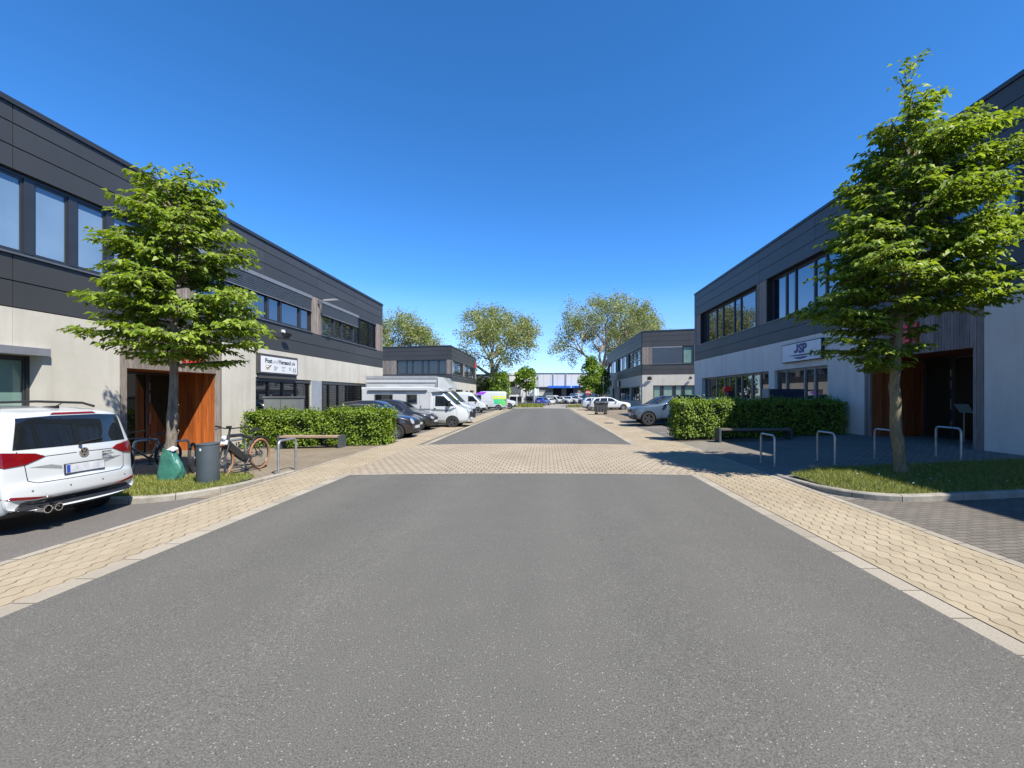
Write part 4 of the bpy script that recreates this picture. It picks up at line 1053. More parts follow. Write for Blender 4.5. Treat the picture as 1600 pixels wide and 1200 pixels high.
GL = "cars parked nose out on the left side"
def pl(px): return gp(px[0], px[1])
car("parked_car", "small dark brown rounded hatchback nearest the left hedge, round headlight showing", "car", (-5.45 - 1.9, 18.6, gz(-7.4)), 0, mini, paint("dark_brown", (.022, .018, .018), .3), GL, wk='ten')
car("parked_car", "dark blue grey hatchback between the rounded hatchback and the black compact car", "car", (-5.95 - 2.05, 20.85, gz(-8)), 0, dict(hatch, st=[(a, z * 1.06 if z > 1.1 else z) for a, z in hatch['st']]), paint("dark_blue_grey", (.02, .024, .032), .3), GL, wk='ten', scale=1.0)
car("parked_car", "black compact car parked right beside the white motorhome", "car", (-5.72 - 2.05, 22.9, gz(-8)), 0, dict(hatch, st=[(a, z * 1.07 if z > 1.1 else z) for a, z in hatch['st']]), paint("black", (.015, .015, .016), .1), GL, wk='steel')

# ---- motorhome
def motorhome(loc):
    root = thing("motorhome", "white motorhome with grey stripe and awning parked nose out on the left", "motorhome", loc, 0)
    sc = .93; root.scale = (sc,) * 3
    sp = dict(L=6.4, W=2.12, zb=.26, belt=1.25, tum=.09, tapF=.2, tapR=0, r=.345,
        st=[(3.2, .55), (3.18, .95), (3.05, 1.12), (2.55, 1.3), (2.45, 1.34), (1.62, 2.12), (1.4, 2.2), (1.0, 2.25), (.9, 2.25), (.9, .55)])
    me = cut_arches(shell(sp), [(2.2, .345, .41)], sp['W'])
    bvh = bvh_of(me); me.materials.append(P_white); smooth_mesh(me, 38); mesh_obj("cab", me, root)
    b = MB(); H = 2.46
    out = [(-3.2, .42), (-3.2, 2.45), (-3.08, H - .06), (-2.9, H), (.9, H), (1.35, 2.40), (1.72, 2.24), (1.70, 2.16), (1.0, 2.1), (.95, .42)]
    b.prism(out, lambda x, z, t: (x, t, z), -1.1, 1.1); o = b.build("living_box", paint("motorhome_white", (.45, .468, .48)), root)
    bm = bmesh.new(); bm.from_mesh(o.data); bmesh.ops.bevel(bm, geom=[e for e in bm.edges if abs(abs(e.verts[0].co.y) - 1.1) < .001 and abs(abs(e.verts[1].co.y) - 1.1) < .001 and e.verts[0].co.y * e.verts[1].co.y > 0], offset=.05, segments=3, affect='EDGES'); bm.to_mesh(o.data); bm.free(); smooth_mesh(o.data, 30)
    a = MB(); a.box(-2.75, .75, -1.22, -1.10, 2.25, 2.38); a.box(-2.75, .75, -1.105, -1.10, 2.19, 2.25, 1); a.build("awning", [P_white2, M_framelt], root)
    for x0, x1, z0, z1 in ((-2.35, -1.35, 1.35, 1.98), (-.45, .1, 1.5, 1.98)):
        w_ = MB(); w_.box(x0, x1, -1.125, -1.10, z0, z1); wo = w_.build("window", M_carglass, root)
        f_ = MB(); 
        for q in ((x0 - .04, x1 + .04, z0 - .04, z0), (x0 - .04, x1 + .04, z1, z1 + .04), (x0 - .04, x0, z0, z1), (x1, x1 + .04, z0, z1)): f_.box(q[0], q[1], -1.13, -1.10, q[2], q[3])
        f_.build("window_frame", M_framelt, wo)
    d = MB(); 
    for q in ((.28, .285, .6, 2.12), (.845, .85, .6, 2.12), (.28, .85, 2.115, 2.12), (-1.25, -1.245, .55, 1.35), (-.3, -.295, .55, 1.35), (-1.25, -.3, 1.345, 1.35)): d.box(q[0], q[1], -1.106, -1.10, q[2], q[3])
    d.box(.33, .38, -1.12, -1.10, 1.2, 1.35)
    d.build("side_door", M_framelt, root)
    s_ = MB(); s_.box(-3.0, .93, -1.104, -1.10, 1.06, 1.16)
    sidep(s_, bvh, [(.95, 1.02), (2.1, .98), (2.45, 1.2), (2.3, 1.22), (1.95, 1.1), (.95, 1.14)], -1, off=.003); s_.build("stripe", pm("stripe_grey", (.13, .16, .18), rough=.4), root)
    r_ = MB(); r_.box(-2.0, -1.3, -.5, .3, H, H + .09); r_.box(-.4, .3, -.35, .35, H, H + .07); r_.build("roof_hatch", P_white2, root)
    sk = MB(); sk.box(-3.15, .9, -1.06, -1.0, .26, .42); sk.build("side_skirt", P_white2, root)
    for nm_, o_, ang in (("window", None, 0),):
        for q in (1, -1):
            g = MB(); sidep(g, bvh, [(2.32, 1.3), (1.68, 1.9), (1.18, 1.92), (1.18, 1.3)], q, off=.004); g.build("cab_window", M_carglass, root, smooth=60)
            g = MB(); sidep(g, bvh, [(1.74, 1.3), (1.71, 1.9), (1.68, 1.9), (1.70, 1.3)], q, off=.008); g.build("window_bar", M_black, root)
            g = MB(); patch(g, bvh, [(x * q, z) for x, z in [(.5, 1.0), (.72, 1.22), (.74, .98), (.6, .84)]], 34 * q, off=.014, ax=2.95); g.build("headlight", M_head, root, smooth=60)
            g = MB(); g.box(2.0, 2.12, q * 1.04 if q > 0 else -1.28, 1.28 if q > 0 else -1.04, 1.34, 1.64); g.build("wing_mirror", M_black, root)
    g = MB(); patch(g, bvh, [(-.84, 1.38), (.84, 1.38), (.82, 2.1), (-.82, 2.1)], 0, off=.004); g.build("windscreen", M_carglass, root, smooth=60)
    g = MB(); patch(g, bvh, [(-.6, .62), (.6, .62), (.45, .96), (-.45, .96)], 0, off=.008); g.build("grille", M_black, root, smooth=60)
    x0 = 3.2; g = MB(); g.box(x0 - .02, x0 + .03, -.26, .26, .46, .57); g.build("number_plate", M_plate, root)
    g = MB(); 
    for pts in ([(2.52, .5), (2.4, 1.25)], [(1.08, .45), (1.08, 2.0)], [(1.08, .45), (1.75, .45)]): seam(g, bvh, pts, 0, side=-1)
    sidep(g, bvh, [(1.12, 1.13), (1.22, 1.13), (1.22, 1.19), (1.12, 1.19)], -1, off=.02); g.build("door_seams", M_black, root)
    wheels(root, (2.2, -1.7), .945, .345, kindw='dark')
motorhome((-4.27 - 3.2 * .93, 25.1, gz(-7.3)))
# ---- box truck
def boxtruck(loc):
    root = thing("box_truck", "white box truck with grey rails behind the motorhome", "truck", loc, 0)
    sp = dict(L=6.4, W=2.0, zb=.3, belt=1.25, tum=.09, tapF=.2, tapR=0, r=.345,
        st=[(3.2, .6), (3.18, 1.0), (3.05, 1.15), (2.55, 1.32), (2.45, 1.36), (1.75, 2.1), (1.5, 2.2), (1.15, 2.22), (1.1, .6)])
    me = cut_arches(shell(sp), [(2.2, .345, .41)], sp['W']); bvh = bvh_of(me); me.materials.append(P_white); smooth_mesh(me, 38); mesh_obj("cab", me, root)
    b = MB(); b.box(-3.4, .95, -1.08, 1.08, .75, 3.0); b.build("cargo_box", P_white2, root)
    t = MB()
    for z0, z1 in ((2.86, 3.03), (2.60, 2.66), (.7, .85)): t.box(-3.43, .98, -1.11, -1.08, z0, z1)
    for x in (-3.43, .9): t.box(x, x + .08, -1.11, -1.08, .85, 2.6)
    t.build("cargo_rail", pm("rail_alu", (.4, .42, .44), rough=.4, metal=.5), root)
    f_ = MB(); f_.prism([(1.0, 2.25), (1.0, 2.98), (1.35, 2.95), (1.9, 2.3), (1.6, 2.22)], lambda x, z, tt: (x, tt, z), -.95, .95); o = f_.build("wind_deflector", P_white, root); smooth_mesh(o.data, 50)
    g = MB(); patch(g, bvh, [(-.84, 1.4), (.84, 1.4), (.82, 2.08), (-.82, 2.08)], 0, off=.004); g.build("windscreen", M_carglass, root, smooth=60)
    g = MB(); patch(g, bvh, [(-.7, .4), (.7, .4), (.6, .98), (-.6, .98)], 0, off=.008); g.build("grille", M_black, root, smooth=60)
    for q in (1, -1):
        g = MB(); sidep(g, bvh, [(2.3, 1.34), (1.75, 1.95), (1.3, 1.95), (1.3, 1.34)], q, off=.004); g.build("cab_window", M_carglass, root, smooth=60)
        g = MB(); patch(g, bvh, [(x * q, z) for x, z in [(.5, 1.0), (.72, 1.2), (.74, .98), (.6, .84)]], 34 * q, off=.014, ax=2.95); g.build("headlight", M_head, root, smooth=60)
    ch = MB(); ch.box(-3.3, 1.2, -.5, .5, .45, .75); ch.build("chassis", M_black, root)
    wheels(root, (2.2, -1.9), .88, .345, kindw='steel')
boxtruck((-4.55 - 3.2, 28.1, gz(-8)))
# ---- vans on the left
GV = "vans and cars parked along the far left side"
vg = dict(van)
nv = gp(750, 645)
v1, b1 = car("parked_van", "plain white high roof van with black bumper, beyond the box truck", "van", (-6.0 - 2.6 * .9, 44.7, gz(-7.5)), 0, van, P_white, GV, wk='steel', scale=.9)
v2, b2 = car("parked_van", "white van painted purple on the roof and yellow green at the tail", "van", (-4.6 - 2.6 * .95, 51.9, gz(-7)), math.pi, van, P_white, GV, wk='steel', scale=.95)
g = MB(); sidep(g, b2, [(1.3, 1.95), (.3, 1.95), (-.2, 2.34), (.7, 2.36), (1.0, 2.2)], 1, off=.006); g.build("purple_livery", pm("purple_film", (.17, .03, .5), (.28, .05, .55), rough=.3), v2)
g = MB(); sidep(g, b2, [(-.75, 1.78), (-2.52, 1.78), (-2.52, 1.42), (-.95, 1.42)], 1, off=.006); g.build("yellow_livery", pm("yellow_film", (.62, .55, .02), (.45, .55, .03), rough=.3), v2)
g = MB(); sidep(g, b2, [(-.95, 1.42), (-2.52, 1.42), (-2.52, .62), (-2.0, .62), (-1.95, .8), (-1.2, .8), (-1.15, .62)], 1, off=.0065); g.build("green_livery", pm("green_film", (.12, .5, .1), (.02, .42, .25), rough=.3, scale=.8), v2)
g = MB(); sidep(g, b2, [(-1.1, 1.62), (-2.3, 1.62), (-2.3, 1.55), (-1.1, 1.55)], 1, off=.009); g.build("white_livery", P_white, v2)
car("parked_car", "small white delivery car last in the left row, nose to the street", "car", (-3.85 - 2.2, 56.5, gz(-6)), 0, dict(suv, st=[(2.25, .7), (2.2, .9), (2.0, 1.0), (1.4, 1.12), (1.3, 1.15), (.75, 1.65), (.4, 1.78), (-2.1, 1.8), (-2.23, 1.6), (-2.25, .7)], tum=.1, side=[[(1.0, 1.15), (.6, 1.58), (-.1, 1.62), (-.1, 1.15)]], rw=[(-.6, 1.2), (.6, 1.2), (.6, 1.6), (-.6, 1.6)]), P_white, GV, wk='steel')
# ---- right side
P_sb = paint("steel_blue", (.075, .115, .165), .2)
car("parked_car", "steel blue SUV beside the right hedge, nose towards the street", "car", (4.82 + 2.25 * 1.03, 25.25, gz(7.0)), math.pi, suv, P_sb, "cars parked on the right side", wk='dark', scale=1.03)
car("parked_car", "dark navy hatchback half hidden behind the steel blue SUV", "car", (5.3 + 2.1, 28.1, gz(7.4)), math.pi, dict(hatch, st=[(a, z * 1.05 if z > 1.1 else z) for a, z in hatch['st']]), paint("navy", (.015, .022, .06), .3), "cars parked on the right side", scale=1.03)
P_w3 = paint("clean_white", (.53, .545, .55))
car("parked_car", "white estate car with its tail behind the wheeled waste container", "car", (4.85 + 2.33, 49.0, gz(7)), 0, wagon, P_w3, "white cars parked on the far right side", wk='five', scale=1.0)
car("parked_car", "second white estate car just beyond the one behind the waste container", "car", (4.2 + 2.33, 51.8, gz(6.6)), 0, wagon, P_white2, "white cars parked on the far right side", wk='ten')
# ---- far row beyond the cross street
GF = "white vans and cars in the far row beyond the cross street"
far_specs = [(866, 88, van, -38, .72, "silver white van, leftmost of the far row in front of the loading hall", paint("silver_white", (.5, .51, .5), .2)),
             (882, 88, wagon, -52, 1.0, "white car right beside the silver white van in the far row", P_white),
             (895, 88, wagon, -58, 1.04, "white car in the middle of the far row below the blue canopy", P_white),
             (907, 87, hatch, -62, 1.06, "white car at the right end of the far row near the stop sign", P_white2),
             (906, 97, van, -8, .85, "white van behind the far row, just left of the stop sign", P_white2),
             (928, 97, van, -20, .85, "white van behind the far row under the bright green tree", P_white)]
for px, y, sp, rz, sc, lab, pmt in far_specs:
    car("parked_van" if sp is van else "parked_car", lab, "van" if sp is van else "car", ((px - CX) / F_PX * y, y, gz((px - CX) / F_PX * y)), R(rz), sp, pmt, GF, detail=0, scale=sc, wk='steel')
car("parked_car", "bright blue hatchback in the cross street at the end of the road", "car", ((848 - CX) / F_PX * 73, 74, 0), R(70), hatch, paint("bright_blue", (.02, .05, .27), .2), detail=0, scale=.95, wk='five')
car("parked_car", "white hatchback just right of the bright blue one at the road end", "car", ((858.5 - CX) / F_PX * 80, 81, 0), R(60), hatch, P_white, detail=0, scale=.8, wk='five')

# ------------------------------------------------------------------ background halls
def hall():
    root = thing("warehouse", "long low pale grey loading hall with a blue canopy at the end of the street", "building", (7, 120, 0))
    Y = 120.0; X = lambda px: (px - CX) / F_PX * Y; Z = lambda py: CH - (py - CY) / F_PX * Y
    a = MB(); a.box(X(833), X(985), Y, Y + 40, Z(604.5), Z(583.5))
    M_hall = pm("hall_panels", (.50, .51, .53), (.46, .47, .49), rough=.5, scale=.2)
    a.build("upper_wall", M_hall, root, world=True)
    s_ = MB()
    for px in range(838, 985, 11): s_.box(X(px), X(px) + .06, Y - .02, Y, Z(604), Z(584))
    for px in (863, 883): s_.box(X(px) + .1, X(px) + .45, Y - .2, Y - .02, Z(604), Z(584))
    s_.build("wall_rib", pm("hall_rib", (.3, .33, .37), rough=.5), root, world=True)
    rf = MB(); rf.box(X(832.5), X(985.5), Y - .15, Y + 40, Z(583.5), Z(582.7)); rf.build("roof_edge", M_framelt, root, world=True)
    b = MB(); 
    for p0_, p1_ in ((842, 864.5), (877.5, 885), (896, 960)): b.box(X(p0_), X(p1_), Y + .5, Y + 30, 0, Z(604.5))
    b.build("lower_wall", pm("hall_lower", (.2, .2, .19), (.15, .15, .14), rough=.7, scale=.4), root, world=True)
    st = MB(); st.box(X(842), X(863.5), Y + .3, Y + .5, Z(618.5), Z(613)); st.build("pale_band", pm("hall_band", (.45, .44, .4), rough=.7), root, world=True)
    d = MB(); d.box(X(864.5), X(896), Y + 3, Y + 3.2, 0, Z(604.5)); d.build("loading_door", M_black, root, world=True)
    c = MB(); c.box(X(856), X(906), Y - 2.4, Y, Z(606.5), Z(603)); c.build("blue_canopy", pm("blue_canopy", (.02, .12, .55), rough=.4), root, world=True)
    c = MB(); c.box(X(891), X(892.5), Y - 2.44, Y - 2.4, Z(606), Z(603.4)); c.build("canopy_mark", M_white, root, world=True)
    # office block left of the hall
    root = thing("office_block", "white gabled office block with dark windows between the two small trees", "building", (-6, 98, 0))
    Y = 98.0; a = MB(); a.box(X(792), X(833), Y, Y + 16, 0, Z(586)); a.prism([(X(791.5), Z(586)), (X(808), Z(580)), (X(833.5), Z(586))], lambda p, q, t: (p, t, q), Y - .1, Y + 16)
    a.build("wall", pm("white_render", (.55, .55, .53), (.46, .46, .45), rough=.8, scale=.5), root, world=True)
    f_ = MB(); f_.box(X(794), X(795.6), Y - .1, Y, 0, Z(586)); f_.box(X(812), X(813.5), Y - .1, Y, 0, Z(586)); f_.build("wall_pillar", M_framelt, root, world=True)
    for p0_, p1_, q0, q1, mt in ((796, 805.5, 604, 596, M_glass), (799, 814, 615, 604.8, M_framelt), (797, 815, 628, 619.5, M_glass), (822, 832, 604, 596, M_glass), (822, 840, 628, 619, M_glass)):
        w_ = MB(); w_.box(X(p0_), X(min(p1_, 832)), Y - .14, Y - .11 if mt is M_framelt else Y + .02, Z(q0), Z(q1)); w_.build("window" if mt is M_glass else "wall_panel", mt, root, world=True)
    root = thing("storage_hall", "dark grey flat hall half hidden behind the left plane tree", "building", (-12, 101, 0))
    Y = 101.0; a = MB(); a.box(X(735), X(790), Y, Y + 20, 0, Z(586)); a.build("wall", pm("dark_hall", (.07, .075, .08), rough=.7), root, world=True)
    a = MB(); a.box(X(734.5), X(790.5), Y - .12, Y + 20, Z(586), Z(584.6)); a.build("roof_edge", M_coping, root, world=True)
hall()
# ------------------------------------------------------------------ vegetation
def leaf_mesh(name, pos, tip, nrm, size, mats, parent, asp=.5, fold=.18, mi=None, smooth=False):
    """one folded four-corner leaf per row; tip = direction base to tip, nrm = rough facing"""
    pos = np.asarray(pos, float); tip = np.asarray(tip, float); nrm = np.asarray(nrm, float); n = len(pos)
    tip /= np.linalg.norm(tip, axis=1, keepdims=True) + 1e-9
    sd = np.cross(tip, nrm); sd /= np.linalg.norm(sd, axis=1, keepdims=True) + 1e-9
    nn = np.cross(sd, tip); s_ = np.asarray(size).reshape(-1, 1) * np.ones((n, 1))
    mid = pos + tip * s_ * .45
    V = np.empty((n, 4, 3)); V[:, 0] = pos; V[:, 1] = mid + sd * s_ * asp * .5 + nn * s_ * fold
    V[:, 2] = pos + tip * s_ - nn * s_ * .1; V[:, 3] = mid - sd * s_ * asp * .5 + nn * s_ * fold
    me = bpy.data.meshes.new(name); me.vertices.add(4 * n); me.vertices.foreach_set("co", V.reshape(-1))
    me.loops.add(4 * n); me.loops.foreach_set("vertex_index", np.arange(4 * n, dtype=np.int32))
    me.polygons.add(n); me.polygons.foreach_set("loop_start", np.arange(0, 4 * n, 4, dtype=np.int32))
    for m in (mats if isinstance(mats, list) else [mats]): me.materials.append(m)
    me.update(calc_edges=True); me.validate()
    return mesh_obj(name, me, parent)
def street_tree(name, label, base, prof, lean, nb, seed, r0, bark, top_path, leafsize=.13, extra=None, cat="tree", group=None, dens=1.0, barefork=0, lm=None):
    """prof rows: (z, reach to the left, reach to the right). lean: list (z, dx, dy) trunk axis"""
    rng = np.random.default_rng(seed); root = thing(name, label, cat, base, 0, group)
    zs = [p[0] for p in prof]
    ax = lambda z: np.array([np.interp(z, [l[0] for l in lean], [l[1] for l in lean]), np.interp(z, [l[0] for l in lean], [l[2] for l in lean]), z])
    tr = MB(); zt = zs[-1]; k = 26; pts = []; rad = []
    for i in range(k):
        z = -.06 + (zt * .97 + .06) * i / (k - 1); p = ax(max(z, 0)); p[2] = z
        if 0 < i < k - 1: p[:2] += rng.normal(0, .012, 2)
        pts.append(p); rad.append(r0 * (1 - .93 * (z / zt)) * (1 + .28 * math.exp(-max(z, 0) / .10)) * (1 + rng.normal(0, .03)))
    tr.tube(pts, rad, 12)
    P, T, Nn, Sz = [], [], [], []
    # sprays are laid in tiers: a limb, twigs along it, leaves in two ranks that droop at the tips
    z0, z1 = zs[0], zs[-1] - .15
    for b in range(nb):
        q = (b + rng.uniform(0, 1)) / nb; z = z0 + (z1 - z0) * q ** .92
        az = b * 2.39996 + rng.normal(0, .35); c, s = math.cos(az), math.sin(az)
        Rr = np.interp(z, zs, [p[2] for p in prof]); Rl = np.interp(z, zs, [p[1] for p in prof])
        reach = (Rr * (1 + c) / 2 + Rl * (1 - c) / 2) * rng.uniform(.58, .9) if abs(c) > .25 else (Rr + Rl) / 2 * rng.uniform(.6, .9)
        if abs(c) <= .3 and min(Rr, Rl) < .5: reach = min(Rr, Rl)
        if reach < .45: continue
        rise = np.interp(q, [0, .4, .8, 1], [.10, .28, .6, 1.3]) + rng.normal(0, .08)
        st = ax(z - reach * rise * .75); st[2] = max(st[2], z0 * .55)
        m = 7; lp = []
        side_w = rng.normal(0, .12)
        for i in range(m):
            t = i / (m - 1); up = (t * 1.35 - .55 * t * t) * reach * rise
            w_ = side_w * math.sin(t * 3) * reach
            lp.append(st + np.array([c * reach * t - s * w_, (s * reach * t + c * w_) * .72, up]))
        lr = r0 * .30 * (1 - .6 * q)
        tr.tube(lp, [lr * (1 - .85 * i / (m - 1)) + .004 for i in range(m)], 5)
        nt_ = int((5 + reach * 9) * dens)
        for j in range(nt_):
            t = .22 + .78 * (j + rng.uniform(0, .9)) / nt_; ii = min(int(t * (m - 1)), m - 2); f = t * (m - 1) - ii
            p0 = lp[ii] * (1 - f) + lp[ii + 1] * f
            sg = 1 if j % 2 else -1; ang = az + sg * rng.uniform(.5, 1.15) * (1 - .5 * (t > .92))
            ln = reach * rng.uniform(.2, .4) * (1.15 - .6 * t) + .10
            d = np.array([math.cos(ang), math.sin(ang), rng.uniform(-.16, .22)])
            nl = max(4, int(ln / .031 * dens)); e = p0 + d * ln; e[2] -= ln * .18
            tr.tube([p0, (p0 + e) / 2 + np.array([0, 0, .02]), e], [.006, .005, .002], 3, cap=False)
            for l in range(nl):
                u = (l + rng.uniform(0, .9)) / nl; pp = p0 + d * ln * u; pp[2] -= ln * .18 * u * u
                s2 = 1 if l % 2 else -1; a2 = ang + s2 * rng.uniform(.35, 1.1)
                tp = np.array([math.cos(a2), math.sin(a2), rng.uniform(-.85, .05)])
                P.append(pp + rng.normal(0, .018, 3)); T.append(tp)
                nv = np.array([c * .35, s * .35, 1.0]) + rng.normal(0, .38, 3); Nn.append(nv); Sz.append(leafsize * rng.uniform(.5, 1.35))
    if extra:
        for pth in extra:                       # bare leader at the top with a few leaves
            tr.tube(pth, [.012] + [.008] * (len(pth) - 2) + [.004], 5)
            for i in range(len(pth) - 1):
                for l in range(24):
                    u = rng.uniform(0, 1); p = np.array(pth[i]) * (1 - u) + np.array(pth[i + 1]) * u
                    a = rng.uniform(0, 6.28); P.append(p + rng.normal(0, .075, 3)); T.append([math.cos(a), math.sin(a), rng.uniform(-.5, .4)]); Nn.append(rng.normal(0, .5, 3) + np.array([0, 0, 1])); Sz.append(leafsize * rng.uniform(.6, 1.1))
    t_ = tr.build("trunk", bark, root, smooth=60, fixn=False)
    leaf_mesh("crown", P, T, Nn, Sz, lm or M_leaf, root)
    return root, len(P)
b = gp(265, 744, .085); b = Vector((b.x, b.y, gz(b.x) + .085))
t1, n1 = street_tree("street_tree", "left hornbeam with straight grey trunk rising from behind the green bag", b,
    [(2.5, .5, 1.1), (2.6, 1.2, 1.75), (2.8, 1.9, 2.0), (3.2, 1.9, 2.2), (3.7, 1.6, 1.75), (3.9, 1.9, 1.9), (4.2, 1.95, 1.6), (4.65, 1.5, 1.3), (5.0, 1.55, 1.6), (5.45, 1.35, 1.25), (5.9, 1.3, .95), (6.25, 1.25, 1.1), (6.6, .75, .7), (6.75, .15, .3)],
    [(0, 0, 0), (1, .04, 0), (2.2, .09, .02), (4, .1, .0), (5.5, .16, 0), (7, .3, 0)], 104, 11, .115, M_bark, None,
    extra=[[(.2, 0, 6.0), (.34, .02, 6.5), (.45, 0, 6.85)], [(.36, .02, 6.5), (.55, .03, 6.75)], [(.28, 0, 6.4), (.12, -.05, 6.65)]])
b = gp(1409, 739, .085); b = Vector((b.x, b.y, gz(b.x) + .085))
t2, n2 = street_tree("street_tree", "taller right hornbeam with a mossy trunk and a lopsided crown leaning right", b,
    [(2.1, .4, .25), (2.3, 1.3, .3), (2.7, 1.7, .5), (3.05, 1.9, .35), (3.3, 2.1, .4), (3.5, 2.2, 2.0), (3.7, 2.2, 2.8), (4.2, 2.2, 2.75), (4.7, 1.7, 2.3), (5.2, 1.85, 2.8), (5.7, 1.4, 2.5), (6.1, 1.15, 2.75), (6.5, .85, 2.5), (6.85, .65, 2.2), (7.15, .6, 1.7), (7.5, .6, 1.1), (7.9, .3, .5)],
    [(0, 0, 0), (.8, -.12, 0), (1.8, -.16, 0), (2.6, -.08, 0), (4, .05, 0), (6, .1, 0), (9, .2, 0)], 140, 23, .118, M_bark2, None,
    extra=[[(.14, 0, 7.3), (.12, .02, 7.9), (.2, 0, 8.4), (.48, 0, 8.65)], [(.1, .02, 7.9), (-.03, .03, 8.2)], [(.2, 0, 8.35), (.05, .03, 8.45)], [(.15, 0, 7.5), (.6, .1, 7.85), (1.0, .1, 7.95)]])

def plane_tree(name, label, base, H, Rr, seed, r0, fork=.28, nleaf=11, ls=.28, lopside=0):
    rng = np.random.default_rng(seed); root = thing(name, label, "tree", base, 0, "tall plane trees at the end of the street")
    tr = MB(); P, T, Nn, Sz = [], [], [], []
    ctr = np.array([lopside, 0, H * .60]); rad = np.array([Rr, Rr * .85, H * .42])
    def grow(p, d, ln, r, lev):
        n = 4; pts = [p]; q = p.copy(); dd = d.copy()
        for i in range(n):
            dd = dd + rng.normal(0, .13, 3) + np.array([0, 0, .05 * (lev < 3)]); dd /= np.linalg.norm(dd)
            q = q + dd * ln / n; pts.append(q.copy())
        tr.tube(pts, [r * (1 - .5 * i / n) for i in range(n + 1)], 7 if lev < 2 else (5 if lev < 4 else 3), cap=False)
        e = (q - ctr) / rad; outside = np.linalg.norm(e) > 1.0
        if lev >= 3:
            m = nleaf * (3 if lev >= 5 else 2)
            for _ in range(m):
                u = rng.uniform(0, 1); i = min(int(u * n), n - 1); pp = pts[i] + (pts[i + 1] - pts[i]) * (u * n - i)
                P.append(pp + rng.normal(0, .5, 3)); T.append(rng.normal(0, 1, 3)); Nn.append(rng.normal(0, 1, 3) + np.array([0, 0, .6])); Sz.append(ls * rng.uniform(.55, 1.3))
        if lev >= 6 or outside and lev > 2: return
        kids = 3 if lev in (0, 1, 2, 4) else 2
        if lev == 0: kids = 4
        for c in range(kids):
            nd = dd + rng.normal(0, .55 if lev else .5, 3); nd[2] = nd[2] * .8 + (.15 if lev < 2 else 0)
            if lev == 0:
                a = c * 6.283 / kids + rng.uniform(-.4, .4); nd = np.array([math.cos(a) * .75, math.sin(a) * .75, rng.uniform(.5, 1.1)])
            nd /= np.linalg.norm(nd)
            grow(q.copy(), nd, ln * rng.uniform(.66, .86) if lev else H * .24, r * (.5 if lev else .58), lev + 1)
        if lev in (0, 1): grow(q.copy(), (dd + rng.normal(0, .15, 3)), ln * .8 if lev else H * .24, r * .6, lev + 1)
    grow(np.zeros(3), np.array([0, 0, 1.0]), H * fork, r0, 0)
    tr.build("trunk", M_barkpl, root, fixn=False, smooth=60)
    leaf_mesh("crown", P, T, Nn, Sz, M_leafp, root, asp=.8)
    return len(P)
np_ = [plane_tree("plane_tree", "tall plane tree behind the far left building, bare forked limbs above the parked vans", ((765 - CX) / F_PX * 82, 82, 0), 18.5, 9.5, 16, .6, .30),
       plane_tree("plane_tree", "tallest plane tree rising behind the far right building", ((940 - CX) / F_PX * 92, 92, 0), 23.0, 11.5, 25, .72, .30, lopside=.5),
       plane_tree("plane_tree", "plane tree crown seen over the roof between the two left buildings", ((617 - CX) / F_PX * 84, 84, 0), 17.5, 8.5, 9, .6, .28),
       plane_tree("plane_tree", "lower plane tree at right behind the tallest one, over the far right roof", ((1000 - CX) / F_PX * 108, 108, 0), 21.0, 9.0, 17, .6, .30)]
def round_tree(name, label, base, H, z0, Rr, seed, n, r0=.09, mat_=None, cone=0, ls=.26, group=None):
    rng = np.random.default_rng(seed); root = thing(name, label, "tree", base, 0, group)
    tr = MB(); tr.tube([(0, 0, -.1), (.02, 0, z0), (0, .03, H * .8)], [r0, r0 * .8, r0 * .3], 8)
    P, T, Nn, Sz = [], [], [], []
    for i in range(26):
        z = z0 * .9 + (H - z0) * rng.uniform(0, .75); a = rng.uniform(0, 6.28); l = Rr * rng.uniform(.5, .9)
        tr.tube([(0, 0, z - .2), (math.cos(a) * l, math.sin(a) * l, z + l * .5)], [.025, .008], 4)
    ncl = 60; cl = []
    for _ in range(ncl):
        v = rng.normal(0, 1, 3); v /= np.linalg.norm(v); rr = rng.uniform(.45, 1) ** .6
        zz = z0 + (H - z0) * (.5 + v[2] * rr * .5); k = (1 - cone * (zz - z0) / (H - z0)); cl.append(np.array([v[0] * rr * Rr * k, v[1] * rr * Rr * k, zz]))
    for i in range(n):
        c = cl[rng.integers(ncl)]; o = rng.normal(0, 1, 3); o /= np.linalg.norm(o); p = c + o * Rr * .26 * rng.uniform(.5, 1) ** .5 * np.array([1, 1, .8])
        P.append(p); T.append(o + rng.normal(0, .5, 3) + np.array([0, 0, -.3])); Nn.append(o + np.array([0, 0, .7]) + rng.normal(0, .3, 3)); Sz.append(ls * rng.uniform(.6, 1.3))
    tr.build("trunk", M_bark, root, fixn=False); leaf_mesh("crown", P, T, Nn, Sz, mat_ or M_leafl, root, asp=.7)
XY = lambda px, y: ((px - CX) / F_PX * y, y, 0)
round_tree("young_tree", "young round crowned tree on a thin trunk on the verge at the road end", XY(822, 62), 5.7, 2.5, 1.55, 31, 3800, .08)
round_tree("linden_tree", "bright green conical tree left of the far right building", XY(922, 68), 7.9, 1.7, 2.0, 32, 5200, .12, cone=.55)
round_tree("linden_tree", "shorter bright green tree touching the far right building's corner", XY(940, 74), 6.6, 1.6, 1.7, 33, 3600, .1, cone=.3)
round_tree("linden_tree", "mid green tree beside the white office block, under the left plane tree", XY(781, 78), 6.0, .9, 2.0, 34, 4200, .1)
round_tree("evergreen_shrub", "dark rounded shrub against the far left building behind the white vans", XY(752, 80), 5.2, .2, 2.2, 35, 4200, .1, M_leafd, group=None)
round_tree("evergreen_shrub", "broad dark shrub below the trunk of the left plane tree", XY(767, 84), 4.6, .2, 2.2, 36, 4200, .1, M_leafd)

